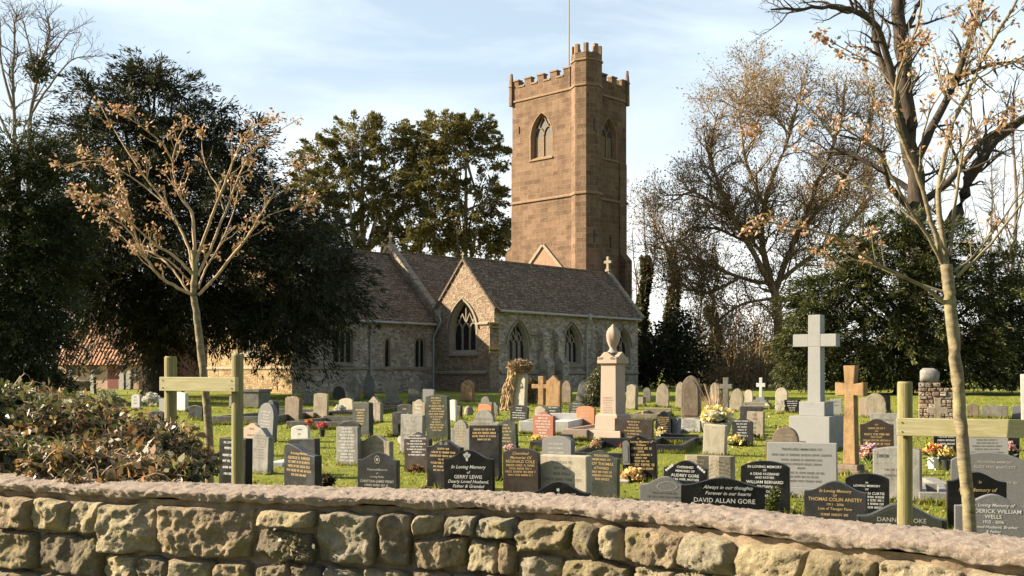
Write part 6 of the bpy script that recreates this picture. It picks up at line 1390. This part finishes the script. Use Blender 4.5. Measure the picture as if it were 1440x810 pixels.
mass('conifer_shrub', 'little upright green shrub at the corner of the black arched headstone', 'shrub', 11.8, [(1090,697,6,12),(1084,709,10,10)], leafmat('gold_green_shrub', [(.12,.15,.03),(.2,.22,.05),(.07,.10,.02)], .6, .3), 900, .035, MAT['bark'], 8, rd=1.)
mass('dark_shrub', 'small dark red-tinged plant beside the sloping gold-script headstone', 'shrub', 14.6, [(461,676,8,8)], leafmat('dark_red_plant', [(.06,.05,.025),(.16,.05,.03),(.05,.07,.02)], .6, .2), 500, .045, MAT['bark'], 8, rd=1.)
# --- flowers
def flowers(label, x, yb, w, h, cols, pot=None, d=None, n=46, green=.4, name='flower_bunch', seed=None):
    d = d or gd(yb); s = d/F; o = P(x, yb, d); z0 = o.z; root = empty(name, (o.x, d, z0), 0, label, 'flowers', 'flowers left on the graves'); W, Hh = w*s/2, h*s; ph = 0
    if pot:
        ph = Hh*.45; mb = MB(); mb.lathe([(W*.42,0),(W*.55,ph),(W*.60,ph),(W*.60,ph*.93)], 14); mb.build('pot', MAT.get(pot) or plain(pot+'_pot', {'white_plastic':(.75,.74,.7),'black_plastic':(.02,.02,.02),'terracotta':(.45,.17,.07)}[pot], .5, .1), root)
    k = int(n*green)+4; th = rdir(k); C = np.array([0,0,ph+Hh*.2])+th*np.array([W*.5,W*.4,Hh*.25]); V, Q = leaf_quads(C*.6+np.array([0,0,ph*.4]), th*.8+np.array([0,0,.7]), np.full(k, Hh*.5), np.full(k, W*.25), rng.uniform(0,6.28,k), .2); npmesh('leaves', V, Q, MAT['flowerleaf'], root)
    th = rdir(n); th[:,2] = np.abs(th[:,2])*1.1-.15; th = th*rng.uniform(.55,1.2,(n,1)); c = np.array([0,0,ph+(Hh-ph)*.45])+th*np.array([W*.9,W*.7,(Hh-ph)*.5]); m = 7
    C = np.repeat(c, m, 0); D = rng.normal(size=(n*m,3)); D += np.repeat(th, m, 0)*.8; sz = max(.018, W*.34)
    V, Q = leaf_quads(C, D, np.full(n*m, sz), np.full(n*m, sz*.8), rng.uniform(0,6.28,n*m), .25); npmesh('blossoms', V, Q, leafmat('blossom', cols, .6, .3, nscale=20, nvar=.15), root)
    return root
MAT['flowerleaf'] = leafmat('flower_leaves', [(.05,.10,.02),(.08,.14,.03),(.04,.07,.02)], .5, .3)
WH, YE, OR, RE, PK, PU = (.78,.76,.68), (.80,.62,.12), (.75,.28,.06), (.60,.05,.06), (.75,.36,.34), (.30,.16,.48)
flowers('pink and cream bouquet at the foot of the feathers stone', 612, 685, 24, 22, [PK,(.8,.55,.45),WH,(.5,.12,.12)]); flowers('white and purple flowers before the sloping gold-script stone', 425, 683, 26, 11, [WH,WH,PU])
flowers('orange flowers in a vase on the mossy kerb', 435, 604, 13, 14, [OR,RE,(.8,.4,.2)], 'terracotta'); flowers('red flowers in a black pot on the lawn', 453, 614, 15, 21, [RE,(.7,.1,.12),PK], 'black_plastic')
flowers('white flowers beside the pinkish-cream tablet', 478, 579, 16, 9, [WH,WH,(.6,.6,.5)], d=gd(584)); flowers('dry brown wreath leaning at the peaked brown stone', 584, 667, 22, 12, [(.28,.15,.07),(.18,.09,.05)], green=.1, d=gd(668)); flowers('pink flowers at the gold-leaf headstone', 716, 635, 17, 9, [PK,WH,(.6,.3,.25)])
flowers('bright yellow flowers left of the grey arched headstone', 754, 623, 14, 11, [YE,(.85,.75,.3)]); flowers('dried tan grasses drooping in the dark kerb', 838, 636, 16, 20, [(.50,.32,.17),(.6,.42,.25)], green=0, d=gd(640)); flowers('small red flower on the dark kerb', 874, 632, 7, 9, [(.8,.12,.05)], d=gd(640), n=14)
flowers('yellow and peach bouquet at the niche headstone', 891, 678, 34, 20, [YE,(.8,.55,.3),(.85,.7,.4),(.7,.4,.25)], n=70); flowers('white and yellow flowers below the black pointed headstone', 931, 616, 20, 14, [WH,YE,(.8,.75,.5)]); flowers('orange pot plant by the small pale pillar', 944, 619, 13, 9, [(.55,.25,.10),(.6,.3,.12)], 'terracotta', n=16)
flowers('daffodils and pale grasses filling a stone planter', 1007, 600, 44, 26, [YE,(.85,.78,.5),WH,(.9,.75,.3)], n=80, green=1.2, d=gd(612)); flowers('yellow bunch at the foot of the dark peaked headstone', 1033, 628, 26, 15, [YE,(.8,.7,.4),(.7,.6,.3)]); flowers('multicoloured flowers on the tapered cross grave', 1222, 655, 24, 34, [YE,PK,PU,(.8,.4,.3),WH], d=gd(664), n=60)
flowers('orange and red flowers in a white bucket', 1312, 659, 28, 34, [OR,YE,RE,(.75,.5,.3)], 'white_plastic'); flowers('yellow flowers in a black bucket', 1330, 661, 22, 32, [YE,(.85,.6,.3)], 'black_plastic'); flowers('pink and white flowers set on the narrow black tablet', 1422, 641, 17, 20, [PK,WH,(.7,.2,.2)], d=gd(652)-.12)
flowers('white blossom spray above the hedge', 212, 570, 24, 16, [WH,(.6,.58,.45)], d=gd(578), n=50); flowers('small white flowers near the keyhole stone', 1060, 619, 16, 10, [(.08,.07,.05),(.2,.18,.12)], d=gd(620), n=20)
flowers('orange crocus patch in shade between dark pointed stones', 512, 556, 12, 5, [OR,(.6,.3,.05)], d=gd(558), n=20)
def planter():
    d = gd(612); s = d/F; o = P(1008,612,d); root = empty('stone_planter', (o.x, d, g(d)), -R(20), 'pale stone trough carrying the daffodils', 'planter'); h = P(0,594,d).z-g(d); mb = MB(); mb.frustum(-.05, h, 14*s, .2, 20*s, .26); mb.build('trough', MAT['cream'], root, bevel=.015)
planter()
def grasses():
    d = gd(608); o = P(1006,592,d); root = empty('dry_grass_plant', (o.x, d, o.z), 0, 'tuft of dry pinkish grass stems above the daffodils', 'plant'); mb = MB()
    for _ in range(70):
        a = random.uniform(-.45,.45); b = random.uniform(-.25,.25); h = random.uniform(.5,1.0); mb.tube([(a*.2,b*.2,0),(a*.6,b*.6,h*.6),(a,b,h)], [.007,.006,.003], 3, False)
    mb.build('stems', plain('dry_grass', (.55,.38,.24), .8, .2), root, uv=False)
grasses()
def teddy():
    d = gd(668); s = d/F; o = P(671,645,d); root = empty('teddy_bear', (o.x, d, g(d)+.0), R(-20), 'small white teddy bear ornament seated before the large black stone', 'ornament'); zt = P(0,622,d).z-g(d); m = MAT['white']
    def ball(mb, c, r, sq=(1,1,1)): mb.lathe([(max(.0005, r*math.sin(a*math.pi/8)), -r*math.cos(a*math.pi/8)) for a in range(9)], 12, c)
    h0 = zt-.30
    mb = MB(); mb.frustum(-.02, h0, .10, .10, .09, .09); mb.build('pedestal', MAT['dark'], root, bevel=.01)
    mb = MB(); ball(mb, (0,0,h0+.09), .095); ball(mb, (.02,-.01,h0+.22), .075); ball(mb, (-.04,0,h0+.29), .028); ball(mb, (.08,0,h0+.29), .028); ball(mb, (.03,-.075,h0+.205), .03); ball(mb, (-.09,-.06,h0+.04), .05); ball(mb, (.10,-.06,h0+.04), .05); ball(mb, (-.10,-.03,h0+.14), .04); ball(mb, (.10,-.03,h0+.14), .04); mb.build('body', m, root, smooth=True, uv=False)
teddy()
def heart_vase():
    d = gd(632); s = d/F; o = P(568,627,d); root = empty('heart_vase', (o.x, d, g(d)), -R(25), 'white heart shaped vase at the light grey headstone', 'ornament'); mb = MB(); pts = []
    for i in range(24):
        t = 2*math.pi*i/24; pts.append((.16*math.sin(t)**3*.9, .12+.01*(13*math.cos(t)-5*math.cos(2*t)-2*math.cos(3*t)-math.cos(4*t))*.9))
    mb.prism(pts, lambda q,z: (q,-.04,z+.06), lambda q,z: (q,.04,z+.06)); mb.build('heart', MAT['white'], root, bevel=.01); mb = MB(); mb.lathe([(.09,-.02),(.07,.06),(.03,.10)], 12); mb.build('foot', MAT['white'], root)
heart_vase()
def boulder(label, x, yt, yb, w, mat):
    d = gd(yb); s = d/F; o = P(x, yb, d); root = empty('carved_boulder', (o.x, d, g(d)), 0, label, 'ornament'); h = (yb-yt)*s; mb = MB(); mb.lathe([(.01,-.05),(w*s*.5,0),(w*s*.52,h*.4),(w*s*.42,h*.75),(w*s*.2,h*.95),(.01,h)], 14); mb.v = [tuple(Vector(v)+Vector((.05*mnoise.noise(Vector(v)*4+Vector((x,0,0))), .05*mnoise.noise(Vector(v)*4+Vector((0,x,0))), 0))) for v in mb.v]; mb.build('stone', MAT[mat], root)
boulder('small rounded pale boulder on the grass by the orange sandstone', 659, 570.5, 583, 12, 'beige'); boulder('round pale stone disc resting beside the broken cross', 746, 552, 567, 12, 'cream')

# --- a few more low pieces in the far rows
kerb('low pale kerb with pot plants beside the obelisk', 884, 924, 592, 583, 'beige', .22, 16); kerb('pale kerb strip by the small stepped cross', 1044, 1082, 576, 571, 'cream', .16, 12)
S(895,908,558,571,'flat','beige','squat pale block low in the grass behind the obelisk', None, phi=30, t=.3, name='low_stone')
S(1006,1014,560,578,'round','old','little dark round stone between the gothic stones', None, phi=30, name='headstone'); S(863,872,548,572,'gothic','old','narrow old stone seen just right of the obelisk shaft', None, phi=34); S(905,916,545,566,'round','old','dim round stone in the shade of the dark bushes', None, phi=30); S(1136,1150,556,578,'peak','old','weathered stone partly behind the tall white cross', None, phi=28)
S(690,702,566,584,'shoulder','old','small shouldered stone in grass beside the ivy-choked one', None, phi=34); S(605,616,556,572,'round','old','dark little stone in shade near the swan-necked downpipe', None, phi=32); S(322,336,556,574,'arch','old','shaded old stone between the hedge stake and the golden wall', None, phi=34); S(428,440,553,569,'peak','old','dark low stone in yew shade behind the pale beige headstone', None, phi=34)
flowers('potted yellow primroses on the low pale kerb', 905, 588, 12, 8, [YE,(.5,.4,.1)], d=gd(590), n=18); flowers('red flowers beside the grey-green shouldered stone', 668, 634, 9, 8, [RE,PK], d=gd(636), n=16); flowers('small white flowers on the grass near the red granite stone', 786, 618, 8, 7, [WH], d=gd(620), n=14); flowers('purple and yellow pansies at the wide pale grey headstone', 1100, 697, 16, 9, [PU,YE], d=gd(704), n=24)
# --- longer grass round the foot of every stone, and fallen leaves
def tufts():
    bpy.context.view_layer.update(); C = []
    for o in list(COL.objects):
        if o.get('category') in ('gravestone','grave kerb','memorial cross','tomb','monument') and o.location.y < 60:
            lo = [Vector(c) for ch in o.children for c in ch.bound_box if ch.name.startswith(('tablet','base','kerb','step','cross','chest','shaft'))]
            if not lo: continue
            x0, x1, y0, y1 = min(c.x for c in lo), max(c.x for c in lo), min(c.y for c in lo), max(c.y for c in lo)
            for _ in range(int(150*(x1-x0+y1-y0))):
                k = random.random(); p = Vector((random.uniform(x0, x1), y0-abs(random.gauss(0,.03)), 0)) if k < .55 else Vector((random.choice((x0-abs(random.gauss(0,.03)), x1+abs(random.gauss(0,.03)))), random.uniform(y0, y1), 0))
                w = o.matrix_world @ p; C.append((w.x, w.y, g(w.y)-.01))
    C = np.array(C); n = len(C); h = rng.uniform(.05, .15, n); w = rng.uniform(.007, .014, n)*(.7+C[:,1]/40); th = rng.uniform(0, np.pi, n)
    V = np.empty((n,3,3)); dx, dy = w*np.cos(th), w*np.sin(th); V[:,0] = C-np.stack([dx,dy,0*dx],-1); V[:,1] = C+np.stack([dx,dy,0*dx],-1); V[:,2] = C+np.stack([rng.normal(0,.3,n)*h, rng.normal(0,.3,n)*h, h],-1)
    tag(npmesh('long_grass', V.reshape(-1,3), np.arange(n*3).reshape(-1,3), MAT['grassblade']), 'longer grass tufts round the foot of the stones', 'grass', kind='stuff')
    n = 5000; y = HY+np.exp(rng.uniform(np.log(38), np.log(220), n)); x = rng.uniform(-60, 1500, n); d = np.array([gd(v) for v in y]); P0 = np.stack([(x-CX)/F*d, d, np.vectorize(g)(d)+.025], -1)
    V, Q = leaf_quads(P0, rng.normal(size=(n,3))*np.array([1,1,.35]), rng.uniform(.04,.09,n), rng.uniform(.025,.05,n), rng.uniform(0,6.28,n), .25)
    tag(npmesh('fallen_leaves', V, Q, leafmat('fallen_leaf', [(.30,.20,.10),(.20,.13,.06),(.38,.30,.18),(.5,.48,.4)], .8, .1)), 'scattered dead leaves and daisies on the turf', 'leaves', kind='stuff')
tufts()
